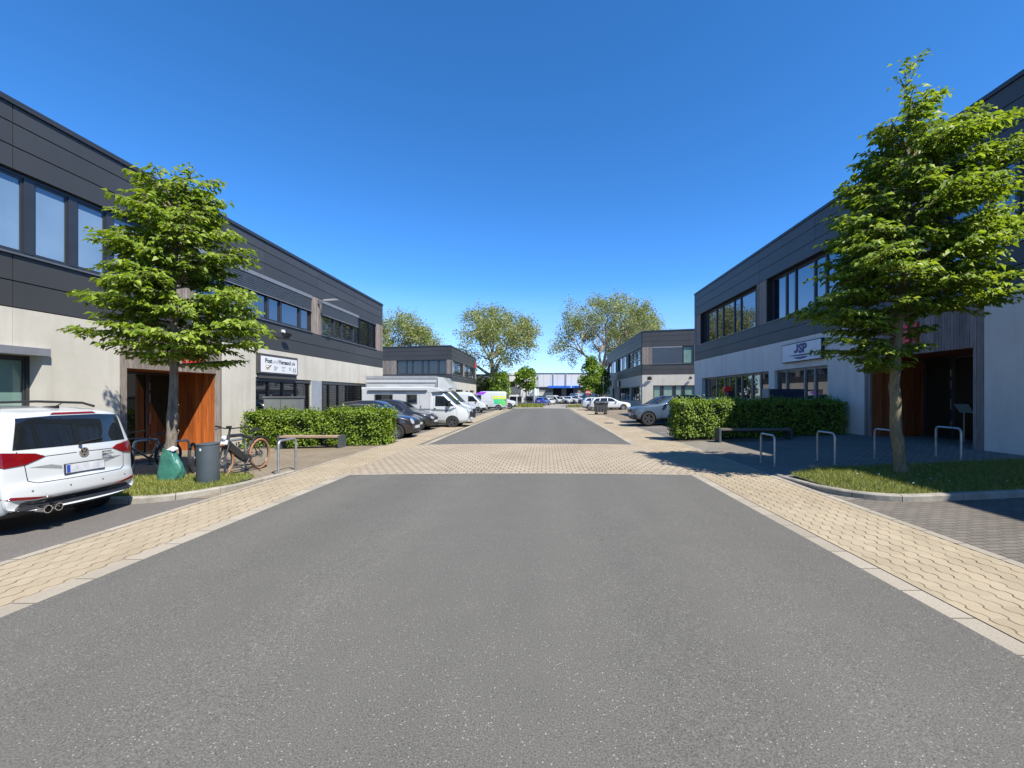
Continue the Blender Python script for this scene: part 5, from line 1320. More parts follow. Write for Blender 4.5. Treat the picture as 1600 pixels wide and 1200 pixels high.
def hedge(name, label, x0, x1, y0, y1, h, seed, n, ls=.085, group=None):
    rng = np.random.default_rng(seed); cx, cy = (x0 + x1) / 2, (y0 + y1) / 2; root = thing(name, label, "hedge", (cx, cy, gz(cx)), 0, group)
    hx, hy = (x1 - x0) / 2, (y1 - y0) / 2
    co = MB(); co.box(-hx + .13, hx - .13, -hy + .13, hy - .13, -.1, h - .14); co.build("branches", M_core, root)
    P, T, Nn, Sz = [], [], [], []
    ar = [("f", 2 * hx * h), ("b", 2 * hx * h * .4), ("l", 2 * hy * h), ("r", 2 * hy * h), ("t", 4 * hx * hy)]; tot = sum(a for _, a in ar)
    ph = rng.uniform(0, 6, 6)
    bump = lambda u, v: .075 * math.sin(3.1 * u + ph[0]) * math.sin(4.3 * v + ph[1]) + .05 * math.sin(7.7 * u + ph[2] + 2 * v) + .025 * math.sin(11 * v + ph[3] + u)
    for k, a in ar:
        for _ in range(int(n * a / tot)):
            d = abs(rng.normal(0, .075)); sc = rng.uniform(0, 1)
            out = -d + (.11 * rng.uniform(0, 1) if sc > .88 else 0)
            x, y, z = rng.uniform(-hx, hx), rng.uniform(-hy, hy), rng.uniform(.03, h) ** 1.0
            if k == "f": y = -hy - out + bump(x, z); o = (0, -1, 0)
            elif k == "b": y = hy + out - bump(x, z); o = (0, 1, 0)
            elif k == "l": x = -hx - out + bump(y, z); o = (-1, 0, 0)
            elif k == "r": x = hx + out - bump(y, z); o = (1, 0, 0)
            else: z = h + out + bump(x, y) * .7 + (rng.uniform(0, .11) if sc > .82 else 0); o = (0, 0, 1)
            if k != "t": y = y; 
            o = np.array(o, float)
            tz = .35 if k == "t" else -.35
            P.append((x, y, z)); T.append(o * .5 + rng.normal(0, .6, 3) + np.array([0, 0, tz])); Nn.append(o * .8 + np.array([0, 0, .8]) + rng.normal(0, .35, 3)); Sz.append(ls * rng.uniform(.6, 1.3))
    leaf_mesh("leaves", P, T, Nn, Sz, M_leafh, root, asp=.62)
hedge("hedge", "clipped hornbeam hedge at left against the concrete wall behind the bike stand", -10.95, -8.38, 15.75, 16.7, 1.25, 41, 9000)
hedge("hedge", "bright clipped hedge behind the left bench, ending beside the dark brown car", -7.88, -5.75, 15.65, 16.6, 1.26, 42, 8000)
hedge("hedge", "long clipped hedge at right, half in shade, behind the shaded bench", 5.05, 11.6, 16.8, 17.75, 1.40, 43, 17000)

# ------------------------------------------------------------------ street furniture
def bike_stand():
    root = thing("bike_stand", "", "bike stand", (0, 0, 0), 0, "galvanised bike stand hoops")
    m = MB(); L, H, r, c = .34, .76, .026, .1
    pts = [(0, -L, -.1), (0, -L, H - c)] + [(0, -L + c - c * math.cos(R(a)), H - c + c * math.sin(R(a))) for a in (25, 50, 75, 90)]
    pts += [(0, -p[1], p[2]) for p in pts[::-1]]
    m.tube(pts, r, 12); m.build("hoop", M_steel, root, smooth=50)
    for s_ in (-1, 1): p = MB(); p.lathe([(.05, 0), (.05, .008), (r, .01)], 14, (0, s_ * L, 0)); p.build("foot_plate", M_steel, root, smooth=40)
    return root
st0 = bike_stand(); first = True
for x, y, lab in [(5.63, 11.05, "leftmost of the four bike stands on the right, partly in sunlight"), (7.06, 10.97, "second bike stand from the left on the right side, clear of the tree"),
                  (8.53, 10.95, "bike stand hidden partly behind the right tree trunk"), (10.03, 10.85, "bike stand in front of the right entrance, nearest the wall"),
                  (-6.03, 10.15, "empty bike stand on the sunlit left pavement in front of the bench"), (-7.42, 10.4, "bike stand beside the electric bicycle with orange brown tyres"),
                  (-8.85, 10.45, "bike stand behind the green bag at the left tree"), (-10.15, 11.05, "bike stand beside the bicycle nearest the left entrance")]:
    o = st0 if first else copy_tree(st0); first = False
    o.location = (x, y, gz(x) + .004); o["label"] = lab
def bench(x0, x1, y, label, wood):
    cx = (x0 + x1) / 2; L_ = (x1 - x0) / 2; root = thing("bench", label, "bench", (cx, y, gz(cx)), -math.atan((gz(x0) - gz(x1)) / (x1 - x0)) * 0, "backless benches in front of the hedges")
    for s_ in (-1, 1):
        m = MB(); m.box(s_ * L_ - .035, s_ * L_ + .035, -.22, .22, -.05, .46); m.build("leg", pm("bench_steel", (.085, .1, .115), rough=.45, metal=.3, scale=4), root)
    m = MB()
    for j in range(4): m.box(-L_ + .04, L_ - .04, -.205 + j * .105, -.205 + j * .105 + .095, .385, .445)
    m.build("seat", wood, root)
    m = MB(); m.box(-L_ + .04, L_ - .04, -.03, .03, .33, .384); m.build("seat_beam", M_frame, root)
bench(-9.2, -7.1, 15.15, "wooden bench with dark steel ends in front of the sunlit left hedge", pm("bench_wood", (.33, .24, .16), (.2, .15, .10), rough=.8, scale=4, stretch=(.6, 8, 8), island=.3))
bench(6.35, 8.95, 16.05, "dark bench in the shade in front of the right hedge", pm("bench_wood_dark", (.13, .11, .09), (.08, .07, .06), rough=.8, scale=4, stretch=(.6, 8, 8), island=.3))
# cabinets
c = thing("utility_cabinet", "grey utility cabinet showing over the left hedge under the shop sign", "cabinet", (-10.35, 17.2, gz(-10.35)))
m = MB(); m.box(-.66, .66, -.22, .22, 0, 1.80); m.build("housing", pm("cabinet_grey", (.15, .165, .165), rough=.55, scale=2), c)
m = MB(); m.box(-.69, .69, -.25, .25, 1.80, 1.86); m.build("lid", M_framelt, c); m = MB(); m.box(-.005, .005, -.224, -.22, .1, 1.75); m.build("door_seam", M_black, c)
c = thing("utility_cabinet", "dark navy utility cabinet with pale side showing over the right hedge", "cabinet", (10.2, 18.6, gz(10.2)))
m = MB(); m.box(-.74, .72, -.2, .3, 0, 1.82); m.build("housing", pm("cabinet_navy", (.014, .02, .05), rough=.45), c)
m = MB(); m.box(-.80, -.74, -.22, .32, 0, 1.84); m.build("side_panel", pm("cabinet_pale", (.24, .25, .26), rough=.5), c)
c = thing("letter_box", "small black box with a red top on a thin post above the right hedge", "letter box", XY(1137, 20.2)[:2] + (gz(8.4),))
m = MB(); m.tube([(-.08, 0, 0), (-.08, 0, 1.6)], .03, 8); m.build("post", M_steel, c); m = MB(); m.box(-.02, .24, -.12, .12, 1.1, 1.84); m.build("box", M_black, c)
m = MB(); m.box(-.16, .14, -.14, .14, 1.84, 2.04); m.box(-.20, -.02, -.1, .1, 1.76, 1.96); m.build("red_top", M_red, c)
# litter bin
g = gp(325, 754, .085); c = thing("litter_bin", "dark grey round litter bin on the lawn right of the green bag", "bin", (g.x, g.y, gz(g.x) + .08))
M_bin = pm("bin_paint", (.062, .078, .092), (.05, .064, .076), rough=.5, scale=3, bump=.05, bscale=200)
m = MB(); m.lathe([(.182, -.02), (.188, .01), (.188, .755), (.182, .76), (.172, .74), (.172, .1)], 36); m.build("drum", M_bin, c, smooth=40)
m = MB(); m.lathe([(.194, -.012), (.198, 0), (.194, .014), (0, .02)], 36); o = m.build("lid", M_bin, c, smooth=40); o.location = (0, 0, .772); o.rotation_euler = (R(2), R(-2.5), 0)
m = MB(); a0 = R(-97)
for i in range(4):
    a, b_ = a0 + i * .05, a0 + (i + 1) * .05; rr = .1905
    m.add([(rr * math.cos(a), rr * math.sin(a), .655), (rr * math.cos(b_), rr * math.sin(b_), .655), (rr * math.cos(b_), rr * math.sin(b_), .70), (rr * math.cos(a), rr * math.sin(a), .70)], [(0, 1, 2, 3)])
m.build("sticker", M_white, c, fixn=False)
# watering bag round the left trunk
g = gp(264, 750, .085); rng = np.random.default_rng(5); c = thing("watering_bag", "crumpled green plastic watering bag slumped against the left tree trunk", "bag", (g.x, g.y + .02, gz(g.x) + .085))
m = MB(); rows, n = 16, 40
for i in range(rows):
    t = i / (rows - 1); z = .64 * t; wx = .215 - .075 * t ** 1.6 + .03 * math.sin(t * 5); wy = .15 - .08 * t
    for j in range(n):
        a = 2 * math.pi * j / n; cr = 1 + .07 * math.sin(3 * a + 5 * t) + .05 * math.sin(7 * a - 9 * t + 1) + .03 * math.sin(13 * a + 14 * t) + rng.normal(0, .008)
        q = 2.6; ca, sa = math.cos(a), math.sin(a)
        x = wx * cr * math.copysign(abs(ca) ** (2 / q), ca); y = wy * cr * math.copysign(abs(sa) ** (2 / q), sa)
        m.v.append((x + .03 * math.sin(4 * t), y, z * (1 + .04 * math.sin(2 * a)) - .01 * (t == 0)))
for i in range(rows - 1):
    for j in range(n): m.f.append((i * n + j, i * n + (j + 1) % n, (i + 1) * n + (j + 1) % n, (i + 1) * n + j)); m.m.append(0)
m.f.append(tuple(range(n))[::-1]); m.m.append(0); m.f.append(tuple(range((rows - 1) * n, rows * n))); m.m.append(0)
m.build("sack", pm("green_plastic", (.05, .185, .145), (.028, .115, .092), rough=.34, scale=6, bump=.5, bscale=11), c, smooth=70)
m = MB(); m.add([(.00, -.085, .635), (.13, -.075, .615), (.15, .03, .66), (.03, .04, .70), (.08, -.06, .68)], [(0, 1, 4), (1, 2, 4), (2, 3, 4), (3, 0, 4)])
m.add([(.00, -.08, .62), (.13, -.07, .60), (.15, .04, .64), (.03, .05, .68)], [(0, 3, 2, 1)]); m.build("white_flap", M_white, c, fixn=False)
# wheeled container
c = thing("waste_container", "dark grey four wheeled waste container at the roadside on the right", "waste container", ((939.5 - CX) / F_PX * 39.6, 39.9, 0), R(4))
M_con = pm("container_plastic", (.045, .05, .055), rough=.5, scale=2)
m = MB(); a, b_ = .50, .56
m.hexa([(-a, -.42, .25), (a, -.42, .25), (a, .42, .25), (-a, .42, .25), (-b_, -.5, 1.02), (b_, -.5, 1.02), (b_, .5, 1.02), (-b_, .5, 1.02)])
for x in (-.42, -.14, .14, .42): m.rbox((x, -.475, .64), (.03, .02, .36), Matrix.Rotation(R(-6), 3, 'X'))
m.box(-.6, .6, -.54, .54, 1.02, 1.07); m.build("body", M_con, c)
m = MB(); m.prism([(-.56, 1.07), (-.5, 1.13), (-.2, 1.22), (.2, 1.24), (.5, 1.18), (.56, 1.07)], lambda y, z, t: (t, y, z), -.58, .58); m.build("lid", M_con, c)
m = MB(); m.tube([(-.2, -.56, 1.12), (-.2, -.6, 1.12), (.2, -.6, 1.12), (.2, -.56, 1.12)], .015, 6); m.build("lid_handle", M_black, c)
for x in (-.42, .42):
    for y in (-.34, .34): m = MB(); m.lathe([(.1, -.025), (.1, .025)], 18, (x, y, .1), 'y'); m.box(x - .02, x + .02, y - .04, y - .03, .1, .26); m.box(x - .02, x + .02, y + .03, y + .04, .1, .26); m.build("castor", M_rubber, c)
# posts, signs
c = thing("stop_sign", "octagonal stop sign, its red darkened for shade, on a grey post under the bright green tree", "sign", XY(919, 60), 0)
m = MB(); m.tube([(0, .03, 0), (0, .03, 2.5)], .035, 8); m.build("post", M_steel, c)
m = MB(); oc = [(.38 * math.cos(R(22.5 + 45 * k)), 2.15 + .38 * math.sin(R(22.5 + 45 * k))) for k in range(8)]; m.prism(oc, lambda x, z, t: (x, t, z), -.02, -.005)
m.build("sign_plate", pm("shaded_stop_red", (.33, .012, .015), rough=.5), c); m = MB(); text_mesh(m, "STOP", .27, (0, -.024, 2.06), (1, 0, 0), (0, 0, 1), (0, -1, 0), .012, .002, 'CENTER'); m.build("lettering", M_white, c)  # shade is put into the plate colour as a darker red
def pole(name, label, px, y, h, r, cat="post", mt=None, head=False):
    p = XY(px, y); c = thing(name, label, cat, (p[0], p[1], gz(p[0]))); m = MB(); m.tube([(0, 0, -.1), (0, 0, h * .5), (0, 0, h)], [r, r * .9, r * .7], 10); m.build("pole", mt or M_steel, c)
    if head: m = MB(); m.box(-.08, .08, -.5, .15, h, h + .08); m.build("lamp_head", M_framelt, c)
    return c
pole("marker_post", "short white marker post at the left corner of the verge", 807.5, 60, 1.9, .06, mt=M_white)
pole("street_lamp", "slim grey street lamp in front of the white office block", 840.5, 84, 5.6, .09, "street lamp", head=True)
pole("street_lamp", "slim grey street lamp before the blue canopy of the hall", 882.5, 100, 5.2, .08, "street lamp", mt=M_frame, head=True)
pole("flag_pole", "slim pale pole beside the far right building in front of the shorter bright tree", 943, 66, 4.4, .05, mt=M_steel)
# wall lamps
def arm_lamp():
    p = FL.P(yl(497), 6.55, .05); c = thing("wall_lamp", "slim arm lamp on the wooden pier of the left building", "lamp", p)
    m = MB(); m.box(-.04, .04, -.06, .06, -.12, .1); m.build("bracket", M_framelt, c)
    m = MB(); m.tube([(.04, 0, 0), (.28, .02, .06)], .028, 8); m.build("arm", M_framelt, c)
    m = MB(); m.prism([(.25, .02), (.28, .09), (.8, .13), (1.0, .10), (.98, .05), (.5, .02)], lambda x, z, t: (x, t, z), -.12, .12); m.build("lamp_head", pm("lamp_grey", (.3, .31, .32), rough=.4), c)
arm_lamp()
def flood(name, label, F, u, z, sc=1.0, two=False):
    p = F.P(u, z, .02); c = thing(name, label, "lamp", p); n = F.n; m = MB(); a = math.atan2(n.y, n.x); Mz = Matrix.Rotation(a, 3, 'Z')
    m.rbox(Mz @ Vector((.04, 0, .05)), (.05, .05 * sc, .05 * sc), Mz); m.tube([Mz @ Vector((.05, 0, .03)), Mz @ Vector((.18, 0, -.05))], .02, 6); m.build("bracket", M_white if two else M_framelt, c)
    for s_ in ((-.09, .09) if two else (0,)):
        m = MB(); Mt = Mz @ Matrix.Rotation(R(40), 3, 'Y'); m.rbox(Mz @ Vector((.22, s_, -.14)), (.05, .075 * sc if two else .14 * sc, .12 * sc), Mt); m.build("lamp_head", M_black if two else M_frame, c)
flood("security_light", "twin headed security light with white base on the left cladding above the shop sign", FL, yl(440.5), zl(440, 519), 1.1, True)
flood("flood_light", "large flood light at the sunlit corner of the far right building", FF3, uR(1015), CH - (589 - CY) / F_PX * 52, 1.8)
flood("flood_light", "small flood light on the far right end wall close to the right front building", FF3, uR(1079), CH - (588 - CY) / F_PX * 50, 1.0)
# shop signs
sgn = thing("shop_sign", "white sign with dark frame and yellow tick on the left building", "sign", FL.P(yl(430), 3.0, 0)); su0, su1, sz0, sz1 = yl(399.5), yl(461.7), 2.86, 3.68
sz0, sz1 = zl(399.5, 582.5), zl(430, 555.4)
m = MB(); FL.box(m, su0, su1, sz0, sz1, .012, .10); FL.box(m, su0 + .1, su1, sz0 - .19, sz0 - .01, .012, .05); m.build("sign_frame", pm("sign_frame", (.06, .055, .055), rough=.5), sgn, world=True)
m = MB(); FL.box(m, su0 + .16, su1 - .06, sz0 + .06, sz1 - .10, .1, .106); m.build("sign_board", M_white, sgn, world=True)
W_ = su1 - su0; H_ = sz1 - sz0
m = MB(); tx = su0 + W_ * .15; tz = sz0 + H_ * .56; ar = ((0, 1, 0), (0, 0, 1), (1, 0, 0))
ts = H_ * .31; D = .106
def tw(body, size, sx, off):
    q = MB(); text_mesh(q, body, size, (0, 0, 0), (1, 0, 0), (0, 0, 1), (0, -1, 0), off, .001, sx=sx); return max(p[0] for p in q.v)
sxx = .80; u = tx
for body, off, mi in (("Post", .006, 0), ("und", -.002, 1), ("Versand", .006, 0), (".de", .0, 0)):
    text_mesh(m, body, ts, FL.P(u, tz, D), *ar, off, .003, sx=sxx, mi=mi); u += tw(body, ts, sxx, off) + .025
scl = (su1 - .2 - tx) / (u - tx)
m = MB(); u = tx
for body, off, mi in (("Post", .006, 0), ("und", -.002, 1), ("Versand", .006, 0), (".de", .0, 0)):
    text_mesh(m, body, ts, FL.P(u, tz, D), *ar, off, .003, sx=sxx * scl, mi=mi); u += (tw(body, ts, sxx, off) + .025) * scl
m.build("lettering", [M_ink, M_inklt], sgn, world=True)
m = MB(); bx, bz, bs = tx + .02, sz0 + H_ * .20, H_ * .24
for q in ((0, bs, 0, .02), (0, bs, bs - .02, bs), (0, .02, .02, bs - .02), (bs - .02, bs, .02, bs - .02)): FL.box(m, bx + q[0] * 1.5, bx + q[1] * 1.5, bz + q[2], bz + q[3], D, D + .004)
def fstroke(mb, F, a, b, w_, d0, d1, mi=0): stroke(mb, a, b, w_, d0, d1, mi)
def tick(mb, pts, w_, mi):
    for p, q in zip(pts, pts[1:]):
        a, b_ = Vector(p), Vector(q); d = (b_ - a).normalized(); nn_ = Vector((-d.y, d.x)) * w_ / 2
        mb.prism([tuple(a + nn_), tuple(b_ + nn_), tuple(b_ - nn_), tuple(a - nn_)], lambda y, z, t: FL.P(y, z, t), D + .004, D + .008, mi)
tick(m, [(bx + .07, bz + bs * .55), (bx + .14, bz + bs * .25), (bx + .38, bz + bs * 1.05)], .035, 1)
m.build("tick_mark", [M_yel, M_ink], sgn, world=True)
m = MB()
for col, (a, wd) in enumerate(((.36, .30), (.56, .27), (.75, .24))):
    for r_ in range(5):
        if (col, r_) in ((1, 2), (2, 4)): continue
        l = wd * (.55 + .45 * ((r_ * 7 + col * 3) % 4) / 3); z = sz0 + H_ * .40 - r_ * .042
        FL.box(m, su0 + W_ * a, su0 + W_ * a + l, z, z + .018, D, D + .003)
m.build("small_print", M_inklt, sgn, world=True)
m = MB(); hx_ = su1 - .36
for q in (0, .14): FL.box(m, hx_ + q, hx_ + q + .03, sz0 + H_ * .2, sz0 + H_ * .42, D, D + .003); FL.box(m, hx_ + q - .015, hx_ + q + .045, sz0 + H_ * .18, sz0 + H_ * .25, D + .003, D + .005)
FL.box(m, hx_ + .03, hx_ + .14, sz0 + H_ * .31, sz0 + H_ * .34, D, D + .003); FL.box(m, hx_ + .07, hx_ + .10, sz0 + H_ * .10, sz0 + H_ * .13, D, D + .003)
m.build("sign_symbol", M_ink, sgn, world=True)
sgn = thing("company_sign", "white sign with dark blue letters and swooshes on the right building", "sign", FR.P(yr(1258), 3.7, 0)); u0, u1 = yr(1288.5), yr(1226.5); z0, z1 = 3.36, 4.21
m = MB(); FR.box(m, u0 - .02, u1 + .02, z0 - .02, z1 + .02, .012, .14); m.build("sign_frame", pm("black_frame", (.012, .013, .018), rough=.5), sgn, world=True)
m = MB(); FR.box(m, u0 + .02, u1 - .02, z0 + .02, z1 - .02, .14, .146); m.build("sign_board", M_white, sgn, world=True)
m = MB(); uc = (u0 + u1) / 2 - .05; cap = .40; zb_ = z0 + .39
PJ = lambda x, z, t: FR.P(uc - x, zb_ + z, t)
jo = [(-.34, cap), (-.20, cap), (-.20, .16)] + [(-.37 + .17 * math.cos(R(a)), .16 + .16 * math.sin(R(a))) for a in range(-15, -91, -15)] + [(-.52, .01), (-.54, .12), (-.42, .11), (-.36, .13), (-.34, .18)]
m.prism([(x + .03 * z, z) for x, z in jo], PJ, .146, .154)
text_mesh(m, "SP", .555, FR.P(uc + .16, zb_, .146), (0, -1, 0), (0, 0, 1), (-1, 0, 0), .028, .004, 'LEFT', sx=1.12)
m.build("lettering", M_navy, sgn, world=True)
m = MB()
def lens(cx, cz, L_, h0, h1, up):
    n = 14; top = []; bot = []
    for i in range(n + 1):
        t = -1 + 2 * i / n; top.append((cx + t * L_, cz + up * (1 - t * t) * h0)); bot.append((cx + t * L_, cz + up * (1 - t * t) * h1))
    o_ = top + bot[::-1][1:-1]; m.prism(o_, lambda p, q, t: FR.P(p, q, t), .146, .152)
lens(uc, z0 + .30, 1.05, .0, .07, -1); lens(uc, z0 + .19, .62, .0, .1, -1)
m.build("swoosh", M_navy, sgn, world=True)
c = thing("wall_sign", "small white sign beside the door of the far right building", "sign", FS3.P(yr(967) - AR[1], 3.2, 0)); m = MB(); FS3.box(m, yr(969.5) - AR[1], yr(966) - AR[1], 3.05, 4.0, .01, .25); m.build("sign_frame", M_black, c, world=True)
m = MB(); FS3.box(m, yr(969.2) - AR[1], yr(966.3) - AR[1], 3.1, 3.95, .25, .258); m.build("sign_board", M_white, c, world=True)
# drain cover in the right pavement
m = MB(); g = gp(951, 661); m.box(g.x - .28, g.x + .28, g.y - .4, g.y + .4, .0, .008); kind(m.build("drain_cover", M_frame), "structure")

# ------------------------------------------------------------------ bicycles
M_tan = pm("tan_tyre", (.26, .13, .06), rough=.8); M_bframe = pm("bike_frame", (.13, .14, .15), rough=.35, metal=.5); M_bdark = pm("bike_frame_dark", (.02, .021, .023), rough=.4)
M_spoke = pm("spokes", (.45, .45, .45), rough=.35, metal=.9)
def bike_wheel(parent, x, r, tyre, name="wheel", wt=.028, n=24):
    m = MB(); k = 40
    m.tube([(x + (r - wt) * math.cos(2 * math.pi * i / k), 0, r + (r - wt) * math.sin(2 * math.pi * i / k)) for i in range(k)], wt, 8, closed=True)
    o = m.build(name, tyre, parent, smooth=60)
    m = MB(); m.tube([(x + (r - .06) * math.cos(2 * math.pi * i / k), 0, r + (r - .06) * math.sin(2 * math.pi * i / k)) for i in range(k)], .012, 6, closed=True); m.build("rim", M_bdark, o)
    m = MB()
    for i in range(n): a = 2 * math.pi * i / n; m.tube([(x + .03 * math.cos(a + .4), .03 * (-1) ** i, r + .03 * math.sin(a + .4)), (x + (r - .06) * math.cos(a), 0, r + (r - .06) * math.sin(a))], .0018, 3)
    m.lathe([(.022, -.05), (.03, -.03), (.03, .03), (.022, .05)], 12, (x, 0, r), 'y'); m.build("spokes", M_spoke, o)
    if name == "wheel": m = MB(); m.lathe([(.085, .032), (.085, .036), (.0, .036)], 20, (x, 0, r), 'y'); m.build("brake_disc", M_spoke, o)
def bicycle(label, loc, rz, ebike, tyre, steer=0, lean=0, fr=None):
    """nose at +x"""
    root = thing("bicycle", label, "bicycle", loc, rz); root.rotation_euler = (R(lean), 0, rz); root.scale = (1.07,) * 3 if ebike else (1, 1, 1)
    r = .355; xr_, xf = -.57, .62; bb = Vector((-.12, 0, .31)); hd = Vector((.40, 0, .88)); hl = Vector((.45, 0, .70)); stt = Vector((-.30, 0, .74)); fa, ra = Vector((xf, 0, r)), Vector((xr_, 0, r))
    bike_wheel(root, xr_, r, tyre); bike_wheel(root, xf, r, tyre)
    F1 = fr or M_bframe
    m = MB(); t = .046 if ebike else .024
    m.tube([hd, hl], .03, 10); m.tube([hl + Vector((0, 0, .03)), bb], t * 1.1, 10); m.tube([hd - Vector((0, 0, .03)), (hd + stt) / 2 + Vector((0, 0, .03)), stt], t * .8, 10); m.tube([bb, stt], .02, 10)
    for s_ in (-1, 1): m.tube([bb + Vector((0, s_ * .03, 0)), ra + Vector((0, s_ * .06, 0))], .012, 6); m.tube([stt - Vector((0, 0, .05)), ra + Vector((0, s_ * .06, .02))], .010, 6)
    m.build("frame", F1, root, smooth=50)
    if ebike:
        b_ = MB(); a, c_ = hl + Vector((.0, 0, -.02)), bb + Vector((.04, 0, .02)); mid = (a + c_) / 2; d = a - c_; ang = math.atan2(d.z, d.x)
        b_.rbox(mid + Vector((.02, 0, -.02)), (d.length * .46, .045, .065), Matrix.Rotation(-ang, 3, 'Y')); b_.lathe([(0, -.06), (.08, -.055), (.085, 0), (.08, .055), (0, .06)], 16, (bb.x, 0, bb.z), 'y'); b_.build("battery_and_motor", M_bdark, root)
        g_ = MB(); g_.tube([(xr_ + .4 * math.cos(R(a)), 0, r + .4 * math.sin(R(a))) for a in range(20, 150, 12)], .022, 6); g_.build("mudguard", M_bdark, root)
        g_ = MB(); g_.tube([(bb.x, .05, bb.z - .05), (bb.x - .16, .22, .0)], .01, 6); g_.build("kickstand", M_bdark, root)
    f_ = MB(); 
    for s_ in (-1, 1): f_.tube([hl + Vector((.01, s_ * .05, .0)), fa + Vector((.0, s_ * .06, 0))], [.026 if ebike else .016, .016], 8)
    f_.rbox(hl + Vector((.005, 0, .0)), (.03, .07, .025), Matrix.Identity(3)); f_.tube([hd, hd + Vector((-.03, 0, .12))], .02, 8); f_.build("fork", M_bdark, root, smooth=50)
    h = hd + Vector((-.02, 0, .13)); hb = MB(); hb.tube([h + Vector((-.08, -.36, .03)), h + Vector((.02, -.1, .0)), h + Vector((.02, .1, 0)), h + Vector((-.08, .36, .03))], .013, 8)
    for s_ in (-1, 1): hb.tube([h + Vector((-.075, s_ * .25, .02)), h + Vector((-.1, s_ * .37, .035))], .019, 8); hb.tube([h + Vector((-.04, s_ * .22, .0)), h + Vector((.03, s_ * .30, -.03))], .008, 5)
    hb.rbox(h + Vector((.02, .0, .03)), (.03, .04, .02), Matrix.Identity(3)); hb.build("handlebar", M_bdark, root, smooth=50)
    if ebike:
        l = MB(); l.lathe([(0, .52), (.045, .53), (.05, .56), (0, .58)], 14, (0, 0, .82), 'x'); l.build("headlight", M_white, root)
        db = MB(); db.rbox(hl + Vector((.08, 0, .03)), (.02, .06, .045), Matrix.Rotation(R(-20), 3, 'Y')); db.build("number_board", M_white, root)
    sp_ = MB(); tp = stt + (stt - bb).normalized() * .16; sp_.tube([stt, tp], .014, 8); sp_.build("seat_post", M_bdark, root)
    sd = MB(); c0 = tp + Vector((.02, 0, .03)); n = 14
    top = []; 
    for i in range(n):
        t = i / (n - 1); x = .14 - .28 * t; wy = .018 + .055 * max(0, (t - .35) / .65) ** 1.3; top.append((x, wy))
    sd.prism([(x, y) for x, y in top] + [(x, -y) for x, y in top[::-1]], lambda x, y, t: (c0.x + x, c0.y + y, c0.z + t + .02 * (x < -.08)), -.025, .018); sd.build("saddle", M_bdark, root, smooth=50)
    ck = MB(); ck.lathe([(.085, .05), (.09, .05), (.09, .056), (.06, .056)], 24, (bb.x, 0, bb.z), 'y', closed=True)
    ck.tube([bb + Vector((0, .07, 0)), bb + Vector((.12, .08, -.12))], .012, 6); ck.tube([bb + Vector((0, -.07, 0)), bb + Vector((-.12, -.08, .12))], .012, 6)
    ck.rbox(bb + Vector((.12, .13, -.12)), (.045, .05, .012), Matrix.Identity(3)); ck.rbox(bb + Vector((-.12, -.13, .12)), (.045, .05, .012), Matrix.Identity(3)); ck.build("crankset", M_bdark, root)
    cb = MB(); cb.tube([(bb.x, -.055, bb.z + .085), (ra.x, -.055, ra.z + .045)], .005, 4); cb.tube([(bb.x, -.055, bb.z - .085), (ra.x, -.055, ra.z - .045)], .005, 4); cb.lathe([(.05, -.065), (.05, -.045)], 14, (ra.x, 0, ra.z), 'y'); cb.build("chain", M_bdark, root)
    return root
bicycle("electric mountain bike with orange brown tyres parked right of the litter bin", (-7.08, 10.15, gz(-7.08) + .004), R(-90), True, M_tan, fr=pm('ebike_frame', (.045, .047, .05), rough=.4, metal=.4))
bicycle("grey hardtail bicycle parked beside the white car in front of the left entrance", (-9.85, 10.7, gz(-9.8) + .004), R(-90 - 8), False, M_rubber)
c = thing("lone_bicycle_wheel", "lone black bicycle wheel between the left tree trunk and the litter bin", "wheel", (-8.4, 10.35, gz(-8.4) + .004), R(-62)); bike_wheel(c, 0, .365, M_rubber, "tyre")  # one wheel on its own, no other bicycle parts

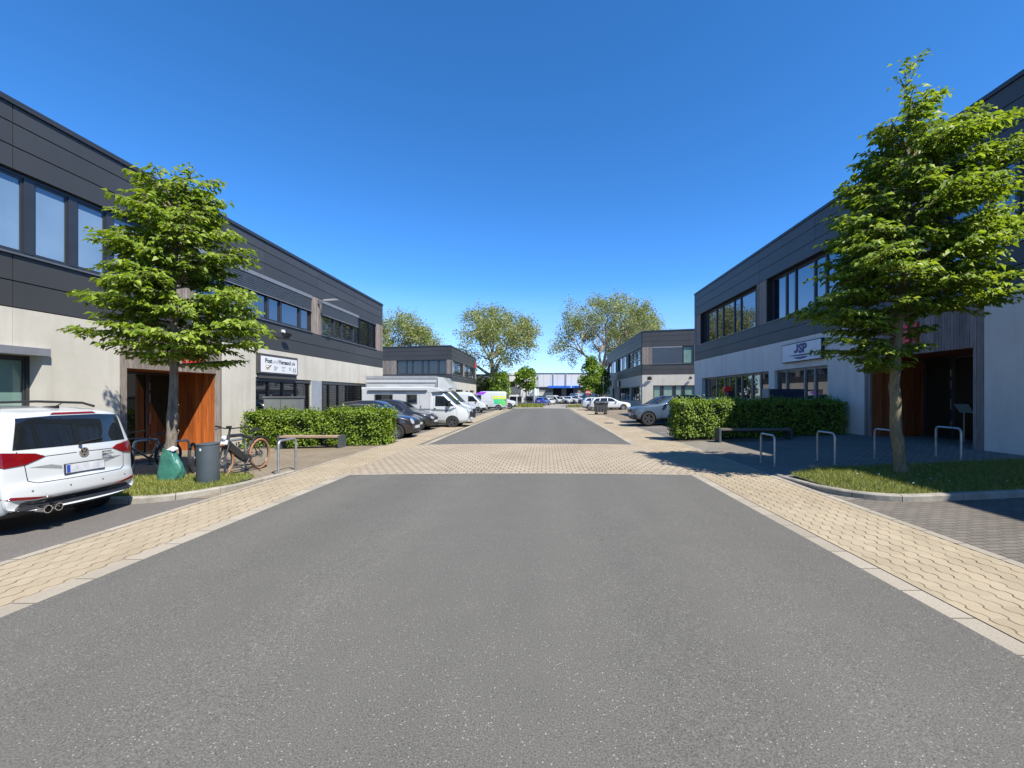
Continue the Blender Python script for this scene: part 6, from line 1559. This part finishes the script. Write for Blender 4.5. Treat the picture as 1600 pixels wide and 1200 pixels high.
# ------------------------------------------------------------------ person standing in the left entrance, mostly behind the trunk
def person(loc, rz):
    root = thing("person", "person in black jacket and dark trousers standing behind the left tree trunk", "person", loc, rz)
    J = {}; E = []
    def chain(pts, start=None):
        prev = start
        for p, r in pts:
            i = len(J); J[i] = (p, r); 
            if prev is not None: E.append((prev, i))
            prev = i
        return prev
    pel = chain([((0, 0, .93), (.15, .115))]); ch_ = chain([((0, 0, 1.08), (.14, .105)), ((.0, 0, 1.26), (.165, .115)), ((0, 0, 1.40), (.15, .09))], pel)
    nk = chain([((.01, 0, 1.50), (.058, .06)), ((.02, 0, 1.575), (.06, .07)), ((.03, 0, 1.66), (.078, .095)), ((.025, 0, 1.73), (.07, .085))], ch_)
    hands = []
    for s_ in (-1, 1):
        chain([((0, s_ * .10, .86), (.09, .095)), ((.02, s_ * .105, .5), (.062, .065)), ((-.01, s_ * .11, .1), (.042, .045)), ((.0, s_ * .11, .05), (.045, .05)), ((.15, s_ * .125, .035), (.04, .032))], pel)
        w_ = chain([((0, s_ * .19, 1.40), (.065, .065)), ((-.02, s_ * .24, 1.12), (.05, .05)), ((.06, s_ * .25, .90), (.034, .034)), ((.08, s_ * .25, .84), (.034, .024))], ch_)
        for k, (dy, ln) in enumerate(((-.027, .068), (-.009, .08), (.009, .075), (.027, .06))):
            chain([((.095 + abs(dy) * .2, s_ * .25 + dy, .79), (.010, .010)), ((.11, s_ * .25 + dy, .79 - ln * .6), (.009, .009)), ((.10, s_ * .25 + dy, .79 - ln), (.008, .008))], w_)
        chain([((.115, s_ * .22, .83), (.012, .012)), ((.135, s_ * .21, .79), (.010, .010))], w_)
    me = bpy.data.meshes.new("body"); me.from_pydata([J[i][0] for i in range(len(J))], E, []); ob = mesh_obj("body", me)
    sk = ob.modifiers.new("skin", 'SKIN'); ob.modifiers.new("sub", 'SUBSURF').levels = 2
    for i in range(len(J)): me.skin_vertices[0].data[i].radius = J[i][1]
    me.skin_vertices[0].data[0].use_root = True
    out = applied(ob); kill(ob); out.name = "body"
    skin = pm("skin", (.45, .27, .19), rough=.55); jk = pm("black_jacket", (.012, .012, .015), rough=.85); tr_ = pm("dark_trousers", (.014, .018, .032), rough=.85); sh = pm("black_shoes", (.01, .01, .01), rough=.5); hr_ = pm("dark_hair", (.02, .013, .009), rough=.7)
    out.materials.clear()
    for m_ in (skin, jk, tr_, sh): out.materials.append(m_)
    for p in out.polygons:
        c_ = p.center; p.material_index = 0 if (c_.z > 1.49 or (abs(c_.y) > .19 and c_.z < .875)) else 1 if c_.z > .90 or abs(c_.y) > .19 else 2 if c_.z > .09 else 3
    smooth_mesh(out, 180); mesh_obj("body", out, root)
    h_ = MB(); h_.lathe([(.0, 1.80), (.05, 1.79), (.088, 1.74), (.098, 1.68), (.09, 1.62), (.08, 1.60)], 20, (.0, 0, 0)); h_.build("hair", hr_, root, smooth=60)
    f_ = MB(); f_.tube([(.10, 0, 1.66), (.128, 0, 1.63), (.112, 0, 1.62)], [.008, .014, .008], 6); f_.build("nose", skin, root)
    for s_ in (-1, 1):
        e = MB(); e.lathe([(0, .095), (.011, .108), (0, .115)], 8, (0, s_ * .032, 1.665), 'x'); e.build("eye", M_ink, root)
        e = MB(); e.rbox((.01, s_ * .098, 1.655), (.02, .01, .032), Matrix.Identity(3)); e.build("ear", skin, root)
    e = MB(); e.box(.108, .118, -.022, .022, 1.59, 1.598); e.build("mouth", pm("lips", (.3, .1, .09), rough=.5), root)
px_, py_ = (271 - CX) / F_PX, 13.75
person((px_ * py_, py_, BZ), R(41))
print("LEAVES", n1, n2, np_)
